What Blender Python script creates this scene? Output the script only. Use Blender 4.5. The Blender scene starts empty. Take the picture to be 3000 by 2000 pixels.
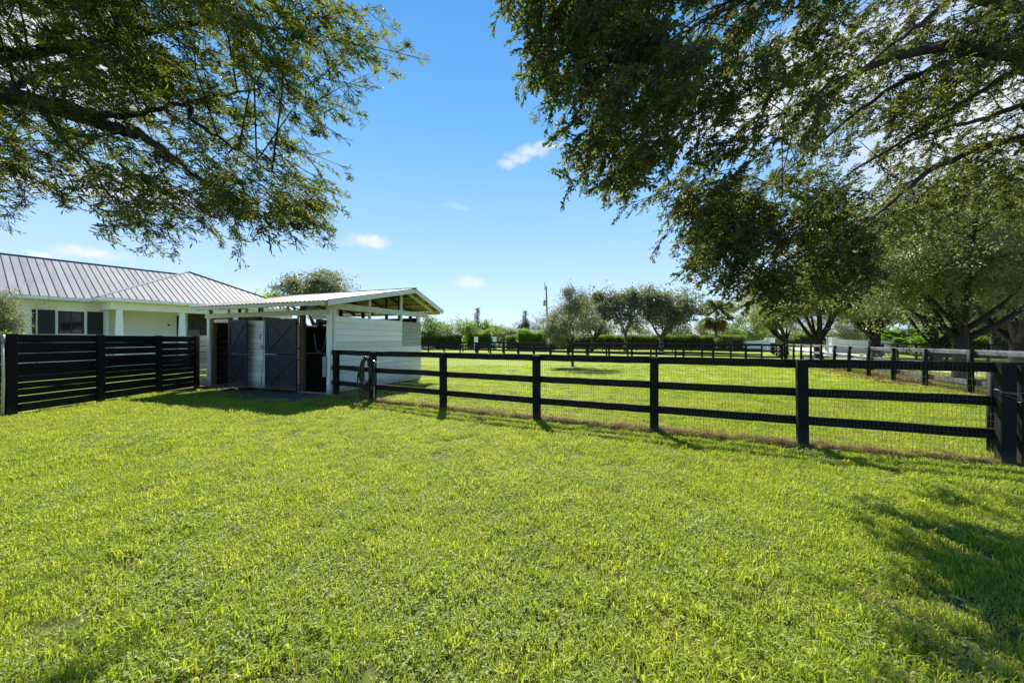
import bpy, math, random
import numpy as np
from mathutils import Vector, Matrix
R = math.radians
rnd = random.Random(7)
rng = np.random.default_rng(11)
S = bpy.context.scene
COL = S.collection

# ------------------------------------------------------------------ camera, world, sun, exposure
EYE = 1.8; F = 1084.0; HX, HY = 1500.0, 996.0      # photo pixels (3000 x 2000)
cam_d = bpy.data.cameras.new('camera'); cam = bpy.data.objects.new('camera', cam_d); COL.objects.link(cam)
cam.location = (0, 0, EYE); cam.rotation_euler = (R(90), 0, 0)
cam_d.sensor_width = 36; cam_d.lens = 36 * F / 3000; cam_d.shift_y = -(1000 - HY) / 3000
cam_d.clip_start = 0.05; cam_d.clip_end = 3000
S.camera = cam

SUN_EL = R(46.5); SUN_DIR = Vector((-0.15, 1.0, 0)).normalized()   # horizontal direction towards the sun
sd = Vector((SUN_DIR.x * math.cos(SUN_EL), SUN_DIR.y * math.cos(SUN_EL), math.sin(SUN_EL)))
sun_d = bpy.data.lights.new('sun', 'SUN'); sun = bpy.data.objects.new('sun', sun_d); COL.objects.link(sun)
sun_d.energy = 5.0; sun_d.angle = R(0.55); sun_d.color = (1.0, 0.94, 0.83)
sun.rotation_euler = sd.to_track_quat('Z', 'Y').to_euler()
sun.location = (0, 0, 30)

def make_world():
    w = bpy.data.worlds.new('World'); S.world = w; w.use_nodes = True
    nt = w.node_tree; nt.nodes.clear(); N = nt.nodes.new; L = nt.links.new
    out = N('ShaderNodeOutputWorld'); bg = N('ShaderNodeBackground'); bg.inputs['Strength'].default_value = 0.15
    sky = N('ShaderNodeTexSky'); sky.sky_type = 'NISHITA'; sky.sun_disc = False
    sky.sun_elevation = SUN_EL; sky.sun_rotation = math.atan2(SUN_DIR.x, SUN_DIR.y)
    sky.air_density = 1.0; sky.dust_density = 0.0; sky.ozone_density = 1.3; sky.altitude = 0
    hs = N('ShaderNodeHueSaturation'); hs.inputs['Saturation'].default_value = 1.18; hs.inputs['Value'].default_value = 1.0
    L(sky.outputs[0], hs.inputs['Color'])
    tc = N('ShaderNodeTexCoord')
    # a clear-sky gradient by height, blended with the physical sky
    sx = N('ShaderNodeSeparateXYZ'); L(tc.outputs['Generated'], sx.inputs[0])
    gr = N('ShaderNodeValToRGB'); e = gr.color_ramp.elements
    st_ = [(0, (.47, .60, .77)), (.12, (.41, .575, .79)), (.3, (.25, .47, .76)), (.5, (.125, .355, .69)), (.72, (.06, .25, .6)), (1, (.04, .17, .48))]
    while len(e) < len(st_): e.new(.5)
    for i_, (p_, c_) in enumerate(st_): e[i_].position = p_; e[i_].color = (*c_, 1)
    L(sx.outputs[2], gr.inputs[0])
    gs = N('ShaderNodeVectorMath'); gs.operation = 'SCALE'; gs.inputs['Scale'].default_value = 3.35; L(gr.outputs[0], gs.inputs[0])
    gm = N('ShaderNodeMix'); gm.data_type = 'RGBA'; gm.inputs[0].default_value = .93; L(hs.outputs[0], gm.inputs[6]); L(gs.outputs[0], gm.inputs[7])
    nz = N('ShaderNodeTexNoise'); nz.inputs['Scale'].default_value = 24; nz.inputs['Detail'].default_value = 10; nz.inputs['Roughness'].default_value = 0.66
    L(tc.outputs['Generated'], nz.inputs['Vector'])
    sub = N('ShaderNodeVectorMath'); sub.operation = 'SUBTRACT'; sub.inputs[1].default_value = (.5, .5, .5)
    L(nz.outputs['Color'], sub.inputs[0])
    sc = N('ShaderNodeVectorMath'); sc.operation = 'SCALE'; sc.inputs['Scale'].default_value = 0.045; L(sub.outputs[0], sc.inputs[0])
    ad = N('ShaderNodeVectorMath'); ad.operation = 'ADD'; L(tc.outputs['Generated'], ad.inputs[0]); L(sc.outputs[0], ad.inputs[1])
    clouds = [(1598, 428, 46, 9, .75), (1556, 441, 46, 13, .8), (1515, 462, 36, 15, .75), (1488, 482, 26, 13, .6), (1085, 706, 50, 20, .95), (1378, 826, 42, 17, .9), (265, 746, 58, 19, .95),
              (128, 750, 30, 11, .7), (400, 560, 150, 55, .8), (70, 520, 80, 35, .7), (1340, 607, 40, 8, .3), (1020, 712, 28, 10, .3),
              (150, 120, 210, 210, 1), (2290, 270, 330, 120, 1), (2900, 330, 320, 210, 1), (2550, 130, 250, 90, .8), (740, 845, 70, 25, .3)]
    prev = None
    for (px, py, rx, ry, st) in clouds:
        d = Vector(((px - HX) / F, 1, (HY - py) / F)); k = d.length; d.normalize()
        s1 = N('ShaderNodeVectorMath'); s1.operation = 'SUBTRACT'; L(ad.outputs[0], s1.inputs[0]); s1.inputs[1].default_value = d
        s2 = N('ShaderNodeVectorMath'); s2.operation = 'DIVIDE'; L(s1.outputs[0], s2.inputs[0]); s2.inputs[1].default_value = (rx / F / k, rx / F / k * 1.3, ry / F / k)
        ln = N('ShaderNodeVectorMath'); ln.operation = 'LENGTH'; L(s2.outputs[0], ln.inputs[0])
        mr = N('ShaderNodeMapRange'); mr.interpolation_type = 'SMOOTHSTEP'; mr.inputs[1].default_value = 1.45; mr.inputs[2].default_value = .25
        mr.inputs[3].default_value = 0; mr.inputs[4].default_value = st; L(ln.outputs['Value'], mr.inputs[0])
        if prev is None: prev = mr.outputs[0]
        else:
            mx = N('ShaderNodeMath'); mx.operation = 'MAXIMUM'; L(prev, mx.inputs[0]); L(mr.outputs[0], mx.inputs[1]); prev = mx.outputs[0]
    n2 = N('ShaderNodeTexNoise'); n2.inputs['Scale'].default_value = 40; n2.inputs['Detail'].default_value = 9; L(tc.outputs['Generated'], n2.inputs['Vector'])
    m2 = N('ShaderNodeMapRange'); m2.inputs[1].default_value = .3; m2.inputs[2].default_value = .62; m2.inputs[3].default_value = .55; m2.inputs[4].default_value = 1
    L(n2.outputs[0], m2.inputs[0])
    mm = N('ShaderNodeMath'); mm.operation = 'MULTIPLY'; L(prev, mm.inputs[0]); L(m2.outputs[0], mm.inputs[1])
    mix = N('ShaderNodeMix'); mix.data_type = 'RGBA'; L(mm.outputs[0], mix.inputs[0]); L(gm.outputs[2], mix.inputs[6]); mix.inputs[7].default_value = (2.45, 2.5, 2.6, 1)
    L(mix.outputs[2], bg.inputs['Color']); L(bg.outputs[0], out.inputs[0])
make_world()
S.view_settings.view_transform = 'Standard'; S.view_settings.look = 'None'; S.view_settings.gamma = 1.0
S.view_settings.use_curve_mapping = False; S.view_settings.exposure = 1.42
S.render.engine = 'CYCLES'
S.cycles.max_bounces = 8; S.cycles.diffuse_bounces = 3; S.cycles.transparent_max_bounces = 8; S.cycles.transmission_bounces = 4

def at(px, py, Y): return Vector(((px - HX) / F * Y, Y, EYE - (py - HY) / F * Y))
def gnd(px, py):
    Y = EYE * F / (py - HY); return Vector(((px - HX) / F * Y, Y, 0))

# ------------------------------------------------------------------ materials
def nodes_of(name):
    m = bpy.data.materials.new(name); m.use_nodes = True
    nt = m.node_tree; b = nt.nodes['Principled BSDF']; return m, nt, b, nt.nodes.new, nt.links.new
def ramp(N, stops):
    r = N('ShaderNodeValToRGB'); e = r.color_ramp.elements
    while len(e) < len(stops): e.new(.5)
    for i, (p, c) in enumerate(stops): e[i].position = p; e[i].color = (*c, 1)
    return r
def mat_noise(name, c1, c2, scale=8, rough=.7, bump=.2, coord='Object', stretch=(1, 1, 1), c3=None, spec=.3, bscale=None, bdist=.01, detail=6, metal=0, lo=.35, hi=.65):
    m, nt, b, N, L = nodes_of(name)
    tc = N('ShaderNodeTexCoord'); mp = N('ShaderNodeMapping'); mp.inputs['Scale'].default_value = stretch
    oi = N('ShaderNodeObjectInfo'); va = N('ShaderNodeVectorMath'); va.operation = 'ADD'
    sc = N('ShaderNodeMath'); sc.operation = 'MULTIPLY'; sc.inputs[1].default_value = 37; L(oi.outputs['Random'], sc.inputs[0])
    L(tc.outputs[coord], va.inputs[0]); L(sc.outputs[0], va.inputs[1]); L(va.outputs[0], mp.inputs[0])
    n = N('ShaderNodeTexNoise'); n.inputs['Scale'].default_value = scale; n.inputs['Detail'].default_value = detail; n.inputs['Roughness'].default_value = .6
    L(mp.outputs[0], n.inputs['Vector'])
    st = [(lo, c1), (hi, c2)] + ([(min(hi + .12, 1), c3)] if c3 else [])
    r = ramp(N, st); L(n.outputs[0], r.inputs[0])
    # small change of lightness from piece to piece
    hv = N('ShaderNodeHueSaturation'); mr = N('ShaderNodeMapRange'); mr.inputs[3].default_value = .86; mr.inputs[4].default_value = 1.14
    L(oi.outputs['Random'], mr.inputs[0]); L(mr.outputs[0], hv.inputs['Value']); L(r.outputs[0], hv.inputs['Color'])
    L(hv.outputs[0], b.inputs['Base Color'])
    b.inputs['Roughness'].default_value = rough; b.inputs['Specular IOR Level'].default_value = spec; b.inputs['Metallic'].default_value = metal
    if bump:
        n2 = N('ShaderNodeTexNoise'); n2.inputs['Scale'].default_value = bscale or scale * 3; n2.inputs['Detail'].default_value = 5
        L(mp.outputs[0], n2.inputs['Vector'])
        bp = N('ShaderNodeBump'); bp.inputs['Strength'].default_value = bump; bp.inputs['Distance'].default_value = bdist
        L(n2.outputs[0], bp.inputs['Height']); L(bp.outputs[0], b.inputs['Normal'])
    return m
def mat_leaf(name, cols, trans=.4, rough=.42, spec=.5, tcol=None):
    """leaf: colour varies with the tint attribute and the instance; lets light through"""
    m, nt, b, N, L = nodes_of(name)
    at_ = N('ShaderNodeAttribute'); at_.attribute_name = 'tint'; oi = N('ShaderNodeObjectInfo')
    a = N('ShaderNodeMath'); a.operation = 'MULTIPLY'; a.inputs[1].default_value = .5; L(at_.outputs['Fac'], a.inputs[0])
    c = N('ShaderNodeMath'); c.operation = 'MULTIPLY_ADD'; c.inputs[1].default_value = .5; L(oi.outputs['Random'], c.inputs[0]); L(a.outputs[0], c.inputs[2])
    r = ramp(N, [(i / (len(cols) - 1), cc) for i, cc in enumerate(cols)]); L(c.outputs[0], r.inputs[0])
    L(r.outputs[0], b.inputs['Base Color']); b.inputs['Roughness'].default_value = rough; b.inputs['Specular IOR Level'].default_value = spec
    t = N('ShaderNodeBsdfTranslucent'); mul = N('ShaderNodeMix'); mul.data_type = 'RGBA'; mul.blend_type = 'MULTIPLY'; mul.inputs[0].default_value = 1
    L(r.outputs[0], mul.inputs[6]); mul.inputs[7].default_value = (*(tcol or (1.7, 1.6, .7)), 1); L(mul.outputs[2], t.inputs[0])
    mx = N('ShaderNodeMixShader'); mx.inputs[0].default_value = trans
    L(b.outputs[0], mx.inputs[1]); L(t.outputs[0], mx.inputs[2]); L(mx.outputs[0], nt.nodes['Material Output'].inputs[0])
    return m
M = {}
M['black_wood'] = mat_noise('black_wood', (.007, .0072, .0075), (.018, .018, .018), 9, .62, .5, 'UV', (1.2, 22, 1), c3=(.035, .034, .03), spec=.1, bdist=.004)
M['black_wood_mossy'] = mat_noise('black_wood_mossy', (.006, .0065, .006), (.016, .018, .010), 7, .7, .5, 'UV', (1.5, 16, 1), c3=(.034, .038, .018), spec=.1, bdist=.004)
M['grey_sheen_wood'] = mat_noise('grey_sheen_wood', (.045, .047, .052), (.2, .21, .23), 6, .6, .5, 'UV', (1.4, 14, 1), c3=(.33, .34, .35), spec=.35, bdist=.004)  # weathered black paint, lightened to grey for the sky sheen on the rails
M['weathered'] = mat_noise('weathered', (.2, .2, .17), (.52, .53, .49), 6, .75, .5, 'UV', (1.5, 12, 1), c3=(.7, .7, .67), bdist=.004)
M['white_wood'] = mat_noise('white_wood', (.66, .66, .63), (.84, .84, .82), 5, .6, .35, 'UV', (1, 10, 1), c3=(.88, .88, .86), bdist=.003, lo=.25, hi=.5)
M['trim_wood'] = mat_noise('trim_wood', (.5, .5, .47), (.72, .72, .68), 5, .6, .35, 'UV', (1, 8, 1), c3=(.8, .8, .76), bdist=.003, lo=.3, hi=.55)
M['bare_wood'] = mat_noise('bare_wood', (.07, .045, .025), (.19, .13, .08), 7, .8, .6, 'UV', (1, 14, 1), bdist=.004)
M['dark_timber'] = mat_noise('dark_timber', (.035, .022, .016), (.08, .055, .04), 7, .8, .5, 'UV', (1, 14, 1))
M['door_paint'] = mat_noise('door_paint', (.022, .024, .028), (.042, .045, .05), 40, .5, .4, 'Object', spec=.35, bscale=220, bdist=.002)
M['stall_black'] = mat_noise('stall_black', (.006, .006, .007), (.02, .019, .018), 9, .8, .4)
M['rubber'] = mat_noise('rubber', (.035, .035, .036), (.085, .082, .078), 12, .85, .5, c3=(.16, .15, .13), bscale=90)
M['metal_roof'] = mat_noise('metal_roof', (.165, .17, .178), (.205, .21, .22), .5, .6, .05, spec=.25)
M['roof_seam'] = mat_noise('roof_seam', (.06, .06, .065), (.09, .09, .1), 2, .7, 0, spec=.15)  # ribs coloured darker to carry the shadow on their near side
M['shed_roof'] = mat_noise('shed_roof', (.13, .115, .1), (.21, .19, .175), 2.5, .6, .1, c3=(.28, .26, .24), spec=.25)
M['stucco'] = mat_noise('stucco', (.83, .84, .83), (.88, .89, .88), 2, .85, .25, bscale=60, bdist=.004)
M['white_paint'] = mat_noise('white_paint', (.7, .71, .7), (.8, .81, .8), 3, .6, .1)
M['shutter'] = mat_noise('shutter', (.012, .02, .024), (.02, .03, .035), 3, .5, 0)
M['room_shade'] = mat_noise('room_shade', (.05, .05, .052), (.09, .088, .085), 2, .9, .1)  # dark tone standing in for the shade inside the porch opening
M['wire'] = mat_noise('wire', (.07, .07, .065), (.14, .14, .13), 30, .5, 0, metal=.2)
M['hose'] = mat_noise('hose', (.012, .012, .012), (.03, .03, .03), 8, .4, 0, spec=.5)
M['chrome'] = mat_noise('chrome', (.55, .55, .55), (.7, .7, .7), 8, .25, 0, metal=.9)
M['pvc'] = mat_noise('pvc', (.45, .43, .26), (.62, .6, .42), 6, .5, .1)
M['galv'] = mat_noise('galv', (.3, .31, .32), (.42, .43, .44), 9, .5, 0, metal=.5)
M['bark'] = mat_noise('bark', (.022, .017, .013), (.065, .052, .042), 5, .9, 1.0, stretch=(4, 4, 1), bscale=12, bdist=.03)
M['bark_light'] = mat_noise('bark_light', (.06, .05, .04), (.16, .14, .12), 5, .9, .8, stretch=(4, 4, 1), bscale=12, bdist=.03)
M['palm_bark'] = mat_noise('palm_bark', (.1, .08, .06), (.22, .19, .15), 5, .9, .8, stretch=(1, 1, 6), bscale=8, bdist=.03)
M['concrete'] = mat_noise('concrete', (.36, .35, .33), (.5, .49, .46), 1.5, .9, .2)
M['pole_wood'] = mat_noise('pole_wood', (.08, .06, .045), (.15, .12, .1), 3, .9, .3)
M['iron'] = mat_noise('iron', (.02, .02, .02), (.04, .04, .04), 5, .5, 0)
M['core_shade'] = mat_noise('core_shade', (.012, .018, .008), (.03, .04, .015), 4, .95, .5)  # dark green fill, the hedges' inner shade put into colour
m, nt, b, N, L = nodes_of('glass'); b.inputs['Base Color'].default_value = (.012, .014, .016, 1); b.inputs['Roughness'].default_value = .06; b.inputs['Specular IOR Level'].default_value = .6; M['glass'] = m
M['leaf_willow'] = mat_leaf('leaf_willow', [(.02, .036, .011), (.058, .086, .018), (.11, .135, .023), (.17, .17, .035)], .5, .5, .3)
M['leaf_oak'] = mat_leaf('leaf_oak', [(.022, .033, .013), (.052, .07, .02), (.09, .11, .026), (.14, .16, .036)], .46, .5, .3)
M['leaf_drive'] = mat_leaf('leaf_drive', [(.08, .102, .052), (.14, .172, .08), (.2, .235, .105), (.29, .31, .14)], .45, .38, .6, (1.5, 1.5, .9))
M['leaf_olive'] = mat_leaf('leaf_olive', [(.068, .085, .05), (.12, .142, .08), (.175, .2, .115), (.27, .29, .18)], .4, .42, .5, (1.3, 1.3, .9))
M['leaf_green'] = mat_leaf('leaf_green', [(.045, .075, .02), (.09, .14, .034), (.15, .21, .05), (.23, .29, .065)], .45, .45, .4, (1.5, 1.6, .6))
M['leaf_bright'] = mat_leaf('leaf_bright', [(.08, .15, .02), (.13, .23, .03), (.18, .3, .04), (.24, .35, .06)], .5, .4, .4, (1.5, 1.6, .6))
M['leaf_pine'] = mat_leaf('leaf_pine', [(.02, .03, .02), (.035, .048, .03), (.05, .065, .035)], .2, .5, .3)
M['leaf_red'] = mat_leaf('leaf_red', [(.07, .11, .03), (.12, .13, .05), (.22, .15, .1)], .4)
M['leaf_palm'] = mat_leaf('leaf_palm', [(.12, .15, .07), (.15, .18, .085)], .3, .45, .5)
M['leaf_gold'] = mat_leaf('leaf_gold', [(.24, .17, .06), (.3, .2, .08)], .4, .6, .2)
M['leaf_dead'] = mat_leaf('leaf_dead', [(.1, .055, .03), (.2, .12, .06), (.28, .18, .09)], .3, .7, .2, (1.2, 1.0, .7))
M['blade'] = mat_leaf('blade', [(.10, .15, .018), (.21, .29, .03), (.31, .37, .045), (.45, .45, .09)], .48, .5, .28, (1.45, 1.4, .6))
M['weed'] = mat_leaf('weed', [(.17, .22, .075), (.26, .32, .12), (.37, .42, .2)], .42, .6, .15, (1.3, 1.25, .6))
M['straw'] = mat_leaf('straw', [(.12, .08, .045), (.24, .165, .1), (.4, .3, .19)], .35, .8, .1, (1.2, 1.0, .8))

def ground_mat():
    m, nt, b, N, L = nodes_of('lawn'); tc = N('ShaderNodeTexCoord')
    def noi(sc, det=6, ro=.6):
        n = N('ShaderNodeTexNoise'); n.inputs['Scale'].default_value = sc; n.inputs['Detail'].default_value = det; n.inputs['Roughness'].default_value = ro
        L(tc.outputs['Object'], n.inputs['Vector']); return n
    fine, mid, big = noi(26, 8, .75), noi(2.3, 6), noi(.22, 5)
    r1 = ramp(N, [(.3, (.065, .09, .012)), (.5, (.16, .205, .024)), (.72, (.24, .275, .045))]); L(fine.outputs[0], r1.inputs[0])
    r2 = ramp(N, [(.35, (.14, .19, .02)), (.6, (.19, .225, .03)), (.75, (.26, .245, .07))]); L(mid.outputs[0], r2.inputs[0])
    r3 = ramp(N, [(.38, (.14, .195, .02)), (.62, (.215, .24, .045))]); L(big.outputs[0], r3.inputs[0])
    x = N('ShaderNodeMix'); x.data_type = 'RGBA'; x.inputs[0].default_value = .45; L(r1.outputs[0], x.inputs[6]); L(r2.outputs[0], x.inputs[7])
    y = N('ShaderNodeMix'); y.data_type = 'RGBA'; y.inputs[0].default_value = .4; L(x.outputs[2], y.inputs[6]); L(r3.outputs[0], y.inputs[7])
    L(y.outputs[2], b.inputs['Base Color']); b.inputs['Roughness'].default_value = .95; b.inputs['Specular IOR Level'].default_value = .1
    bp = N('ShaderNodeBump'); bp.inputs['Strength'].default_value = .7; bp.inputs['Distance'].default_value = .03
    L(fine.outputs[0], bp.inputs['Height']); L(bp.outputs[0], b.inputs['Normal']); return m
def splash(m, col, top=.55, amt=.8):
    nt = m.node_tree; N = nt.nodes.new; L = nt.links.new; b = nt.nodes['Principled BSDF']; src = b.inputs['Base Color'].links[0].from_socket
    g = N('ShaderNodeNewGeometry'); sx = N('ShaderNodeSeparateXYZ'); L(g.outputs['Position'], sx.inputs[0])
    n = N('ShaderNodeTexNoise'); n.inputs['Scale'].default_value = 7; n.inputs['Detail'].default_value = 8; n.inputs['Roughness'].default_value = .7; L(g.outputs['Position'], n.inputs['Vector'])
    a = N('ShaderNodeMath'); a.operation = 'MULTIPLY_ADD'; L(n.outputs[0], a.inputs[0]); a.inputs[1].default_value = -1.0 * top; L(sx.outputs[2], a.inputs[2])
    r = N('ShaderNodeMapRange'); r.interpolation_type = 'SMOOTHSTEP'; r.inputs[1].default_value = .02; r.inputs[2].default_value = -.4 * top; r.inputs[3].default_value = 0; r.inputs[4].default_value = amt; L(a.outputs[0], r.inputs[0])
    x = N('ShaderNodeMix'); x.data_type = 'RGBA'; L(r.outputs[0], x.inputs[0]); L(src, x.inputs[6]); x.inputs[7].default_value = (*col, 1); L(x.outputs[2], b.inputs['Base Color'])
splash(M['white_wood'], (.3, .29, .22), .9); splash(M['door_paint'], (.13, .12, .1), .8, .6); splash(M['black_wood'], (.06, .06, .035), .5, .6); splash(M['weathered'], (.16, .15, .1), .8)
M['lawn'] = ground_mat()
M['soil'] = mat_noise('soil', (.045, .052, .018), (.1, .12, .028), 9, 1, .6, c3=(.11, .1, .045), spec=.1, bscale=40, bdist=.02)
M['dirt'] = mat_noise('dirt', (.06, .048, .032), (.14, .11, .075), 6, 1, .8, c3=(.24, .19, .13), spec=.1, bscale=40, bdist=.02)

# ------------------------------------------------------------------ mesh helpers
WM = {}                                     # world matrix of every empty / parent
def wm(o): return WM.get(o.name, Matrix.Identity(4))
def thing(name, label, cat, loc=(0, 0, 0), group=None):
    o = bpy.data.objects.new(name, None); COL.objects.link(o); o.location = loc; o.empty_display_size = .3
    WM[o.name] = Matrix.Translation(loc); o['label'] = label; o['category'] = cat
    if group: o['group'] = group
    return o
def tag(o, label, cat, group=None, kind=None):
    if label: o['label'] = label
    if cat: o['category'] = cat
    if group: o['group'] = group
    if kind: o['kind'] = kind
    return o
def link(name, me, parent=None, origin=None):
    """vertices of me are in world coordinates; the object gets its own origin"""
    org = Vector(origin) if origin is not None else (wm(parent).translation.copy() if parent else Vector((0, 0, 0)))
    me.transform(Matrix.Translation(-org))
    o = bpy.data.objects.new(name, me); COL.objects.link(o); WM[o.name] = Matrix.Translation(org)
    if parent: o.parent = parent; o.location = org - wm(parent).translation
    else: o.location = org
    return o
class MB:
    def __init__(s): s.v = []; s.f = []; s.uv = []; s.m = []
    def add(s, vs, fs, uvs=None, mi=0):
        k = len(s.v); s.v += [tuple(v) for v in vs]; s.f += [tuple(i + k for i in f) for f in fs]
        s.uv += uvs if uvs else [(v[0] + v[1], v[2]) for v in vs]; s.m += [mi] * len(fs); return s
    def board(s, p, q, h, t, hdir=(0, 0, 1), segs=1, jit=0, ch=.004, mi=0, taper=1):
        """prism from p to q: h across hdir, t through; chamfered edges"""
        p = Vector(p); q = Vector(q); d = q - p; Ln = d.length; d.normalize(); w = Vector(hdir); w = (w - d * w.dot(d)).normalized(); n = d.cross(w)
        c = min(ch, h * .3, t * .3); hh, tt = h / 2, t / 2
        prof = [(-hh + c, -tt), (hh - c, -tt), (hh, -tt + c), (hh, tt - c), (hh - c, tt), (-hh + c, tt), (-hh, tt - c), (-hh, -tt + c)]
        per = [0, h, h, h + t, h + t, 2 * h + t, 2 * h + t, 2 * h + 2 * t]; vs = []; uvs = []
        for i in range(segs + 1):
            k = i / segs; o = p + d * (Ln * k) + w * rnd.uniform(-jit, jit) + n * rnd.uniform(-jit, jit) * .6; sc = 1 + (taper - 1) * k
            for (a, b_), u in zip(prof, per):
                vs.append(o + w * (a * sc) + n * (b_ * sc)); uvs.append((Ln * k, u))
        fs = [tuple(range(7, -1, -1)), tuple(segs * 8 + j for j in range(8))]
        for i in range(segs):
            for j in range(8): fs.append((i * 8 + j, i * 8 + (j + 1) % 8, i * 8 + 8 + (j + 1) % 8, i * 8 + 8 + j))
        return s.add(vs, fs, uvs, mi)
    def tube(s, pts, rad, sides=6, mi=0, cap=True):
        pts = [Vector(p) for p in pts]; n = len(pts)
        if not hasattr(rad, '__len__'): rad = [rad] * n
        vs = []; uvs = []; ref = Vector((0, 0, 1)); ln = 0; u = None
        for i in range(n):
            d = (pts[min(i + 1, n - 1)] - pts[max(i - 1, 0)]).normalized()
            if u is None: u = d.cross(Vector((0, 0, 1)) if abs(d.z) < .9 else Vector((1, 0, 0))).normalized()
            else: u = (u - d * u.dot(d)).normalized()
            w = d.cross(u)
            if i: ln += (pts[i] - pts[i - 1]).length
            for j in range(sides):
                a = 2 * math.pi * j / sides; vs.append(pts[i] + (u * math.cos(a) + w * math.sin(a)) * rad[i]); uvs.append((ln, j / sides))
        fs = []
        for i in range(n - 1):
            for j in range(sides): fs.append((i * sides + j, i * sides + (j + 1) % sides, (i + 1) * sides + (j + 1) % sides, (i + 1) * sides + j))
        if cap: fs += [tuple(range(sides - 1, -1, -1)), tuple((n - 1) * sides + j for j in range(sides))]
        return s.add(vs, fs, uvs, mi)
    def prism(s, poly, n, t, mi=0):
        """flat polygon (world points) given thickness t along n"""
        n = Vector(n).normalized() * t; k = len(poly); a = [Vector(p) for p in poly]; b_ = [p + n for p in a]
        return s.add(a + b_, [tuple(range(k - 1, -1, -1)), tuple(range(k, 2 * k))] + [(i, (i + 1) % k, k + (i + 1) % k, k + i) for i in range(k)], None, mi)
    def mesh(s, name, mats, smooth=False):
        me = bpy.data.meshes.new(name); me.from_pydata(s.v, [], s.f); uv = me.uv_layers.new(name='UVMap')
        li = np.zeros(len(me.loops), dtype=np.int32); me.loops.foreach_get('vertex_index', li)
        uv.data.foreach_set('uv', np.array(s.uv, dtype=np.float32)[li].ravel())
        for m_ in (mats if isinstance(mats, (list, tuple)) else [mats]): me.materials.append(M[m_])
        if any(s.m): me.polygons.foreach_set('material_index', np.array(s.m, dtype=np.int32))
        if smooth: me.polygons.foreach_set('use_smooth', [True] * len(me.polygons))
        me.update(); return me
    def build(s, name, mats, parent=None, smooth=False, origin=None):
        return link(name, s.mesh(name, mats, smooth), parent, origin)

# ---- scatter: one object whose points carry instances of small prototypes stored in its own mesh
GNC = {}
def scatter_group(K):
    if K in GNC: return GNC[K]
    ng = bpy.data.node_groups.new('scatter', 'GeometryNodeTree'); N = ng.nodes.new; L = ng.links.new
    ng.interface.new_socket('Geometry', in_out='INPUT', socket_type='NodeSocketGeometry')
    ng.interface.new_socket('Geometry', in_out='OUTPUT', socket_type='NodeSocketGeometry')
    gi = N('NodeGroupInput'); go = N('NodeGroupOutput')
    pa = N('GeometryNodeInputNamedAttribute'); pa.data_type = 'INT'; pa.inputs[0].default_value = 'proto'
    def sel(k):
        c = N('FunctionNodeCompare'); c.data_type = 'INT'; c.operation = 'EQUAL'; L(pa.outputs[0], c.inputs[2]); c.inputs[3].default_value = k
        sp = N('GeometryNodeSeparateGeometry'); sp.domain = 'POINT'; L(gi.outputs[0], sp.inputs[0]); L(c.outputs[0], sp.inputs[1]); return sp.outputs[0]
    jo = N('GeometryNodeJoinGeometry')
    for k in range(K):
        g = N('GeometryNodeGeometryToInstance'); L(sel(k), g.inputs[0]); L(g.outputs[0], jo.inputs[0])
    ip = N('GeometryNodeInstanceOnPoints'); L(sel(-1), ip.inputs['Points']); L(jo.outputs[0], ip.inputs['Instance']); ip.inputs['Pick Instance'].default_value = True
    def na(nm, ty):
        a = N('GeometryNodeInputNamedAttribute'); a.data_type = ty; a.inputs[0].default_value = nm; return a.outputs[0]
    L(na('idx', 'INT'), ip.inputs['Instance Index']); L(na('rot', 'FLOAT_VECTOR'), ip.inputs['Rotation']); L(na('scl', 'FLOAT'), ip.inputs['Scale'])
    L(ip.outputs[0], go.inputs[0]); GNC[K] = ng; return ng
def scatter(name, protos, mats, P, ROT, SCL, parent=None, kind='stuff', origin=None):
    """protos: list of (verts Nx3, faces, tint per vertex, material index per face)"""
    org = Vector(origin) if origin is not None else (wm(parent).translation.copy() if parent else Vector((0, 0, 0)))
    P = np.asarray(P, dtype=np.float64) - np.array(org); n = len(P)
    vs = [P]; pid = [np.full(n, -1)]; tint = [np.zeros(n)]; fs = []; fm = []; k = n
    for i, (v, f, t, mi) in enumerate(protos):
        vs.append(v); pid.append(np.full(len(v), i)); tint.append(t); fs += [tuple(a + k for a in ff) for ff in f]; fm += list(mi); k += len(v)
    V = np.concatenate(vs); me = bpy.data.meshes.new(name); me.from_pydata(V.tolist(), [], fs)
    me.polygons.foreach_set('material_index', np.array(fm, dtype=np.int32))
    def attr(nm, ty, arr, key='value'):
        a = me.attributes.new(nm, ty, 'POINT'); full = np.asarray(arr); a.data.foreach_set(key, full.ravel())
    attr('proto', 'INT', np.concatenate(pid).astype(np.int32)); attr('tint', 'FLOAT', np.concatenate(tint).astype(np.float32))
    rot = np.zeros((len(V), 3), dtype=np.float32); rot[:n] = ROT; attr('rot', 'FLOAT_VECTOR', rot, 'vector')
    sc = np.ones(len(V), dtype=np.float32); sc[:n] = SCL; attr('scl', 'FLOAT', sc)
    ix = np.zeros(len(V), dtype=np.int32); ix[:n] = rng.integers(0, len(protos), n); attr('idx', 'INT', ix)
    for m_ in mats: me.materials.append(M[m_])
    o = bpy.data.objects.new(name, me); COL.objects.link(o); WM[o.name] = Matrix.Translation(org)
    if parent: o.parent = parent; o.location = org - wm(parent).translation
    else: o.location = org
    md = o.modifiers.new('scatter', 'NODES'); md.node_group = scatter_group(len(protos))
    if kind: o['kind'] = kind
    return o
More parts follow.
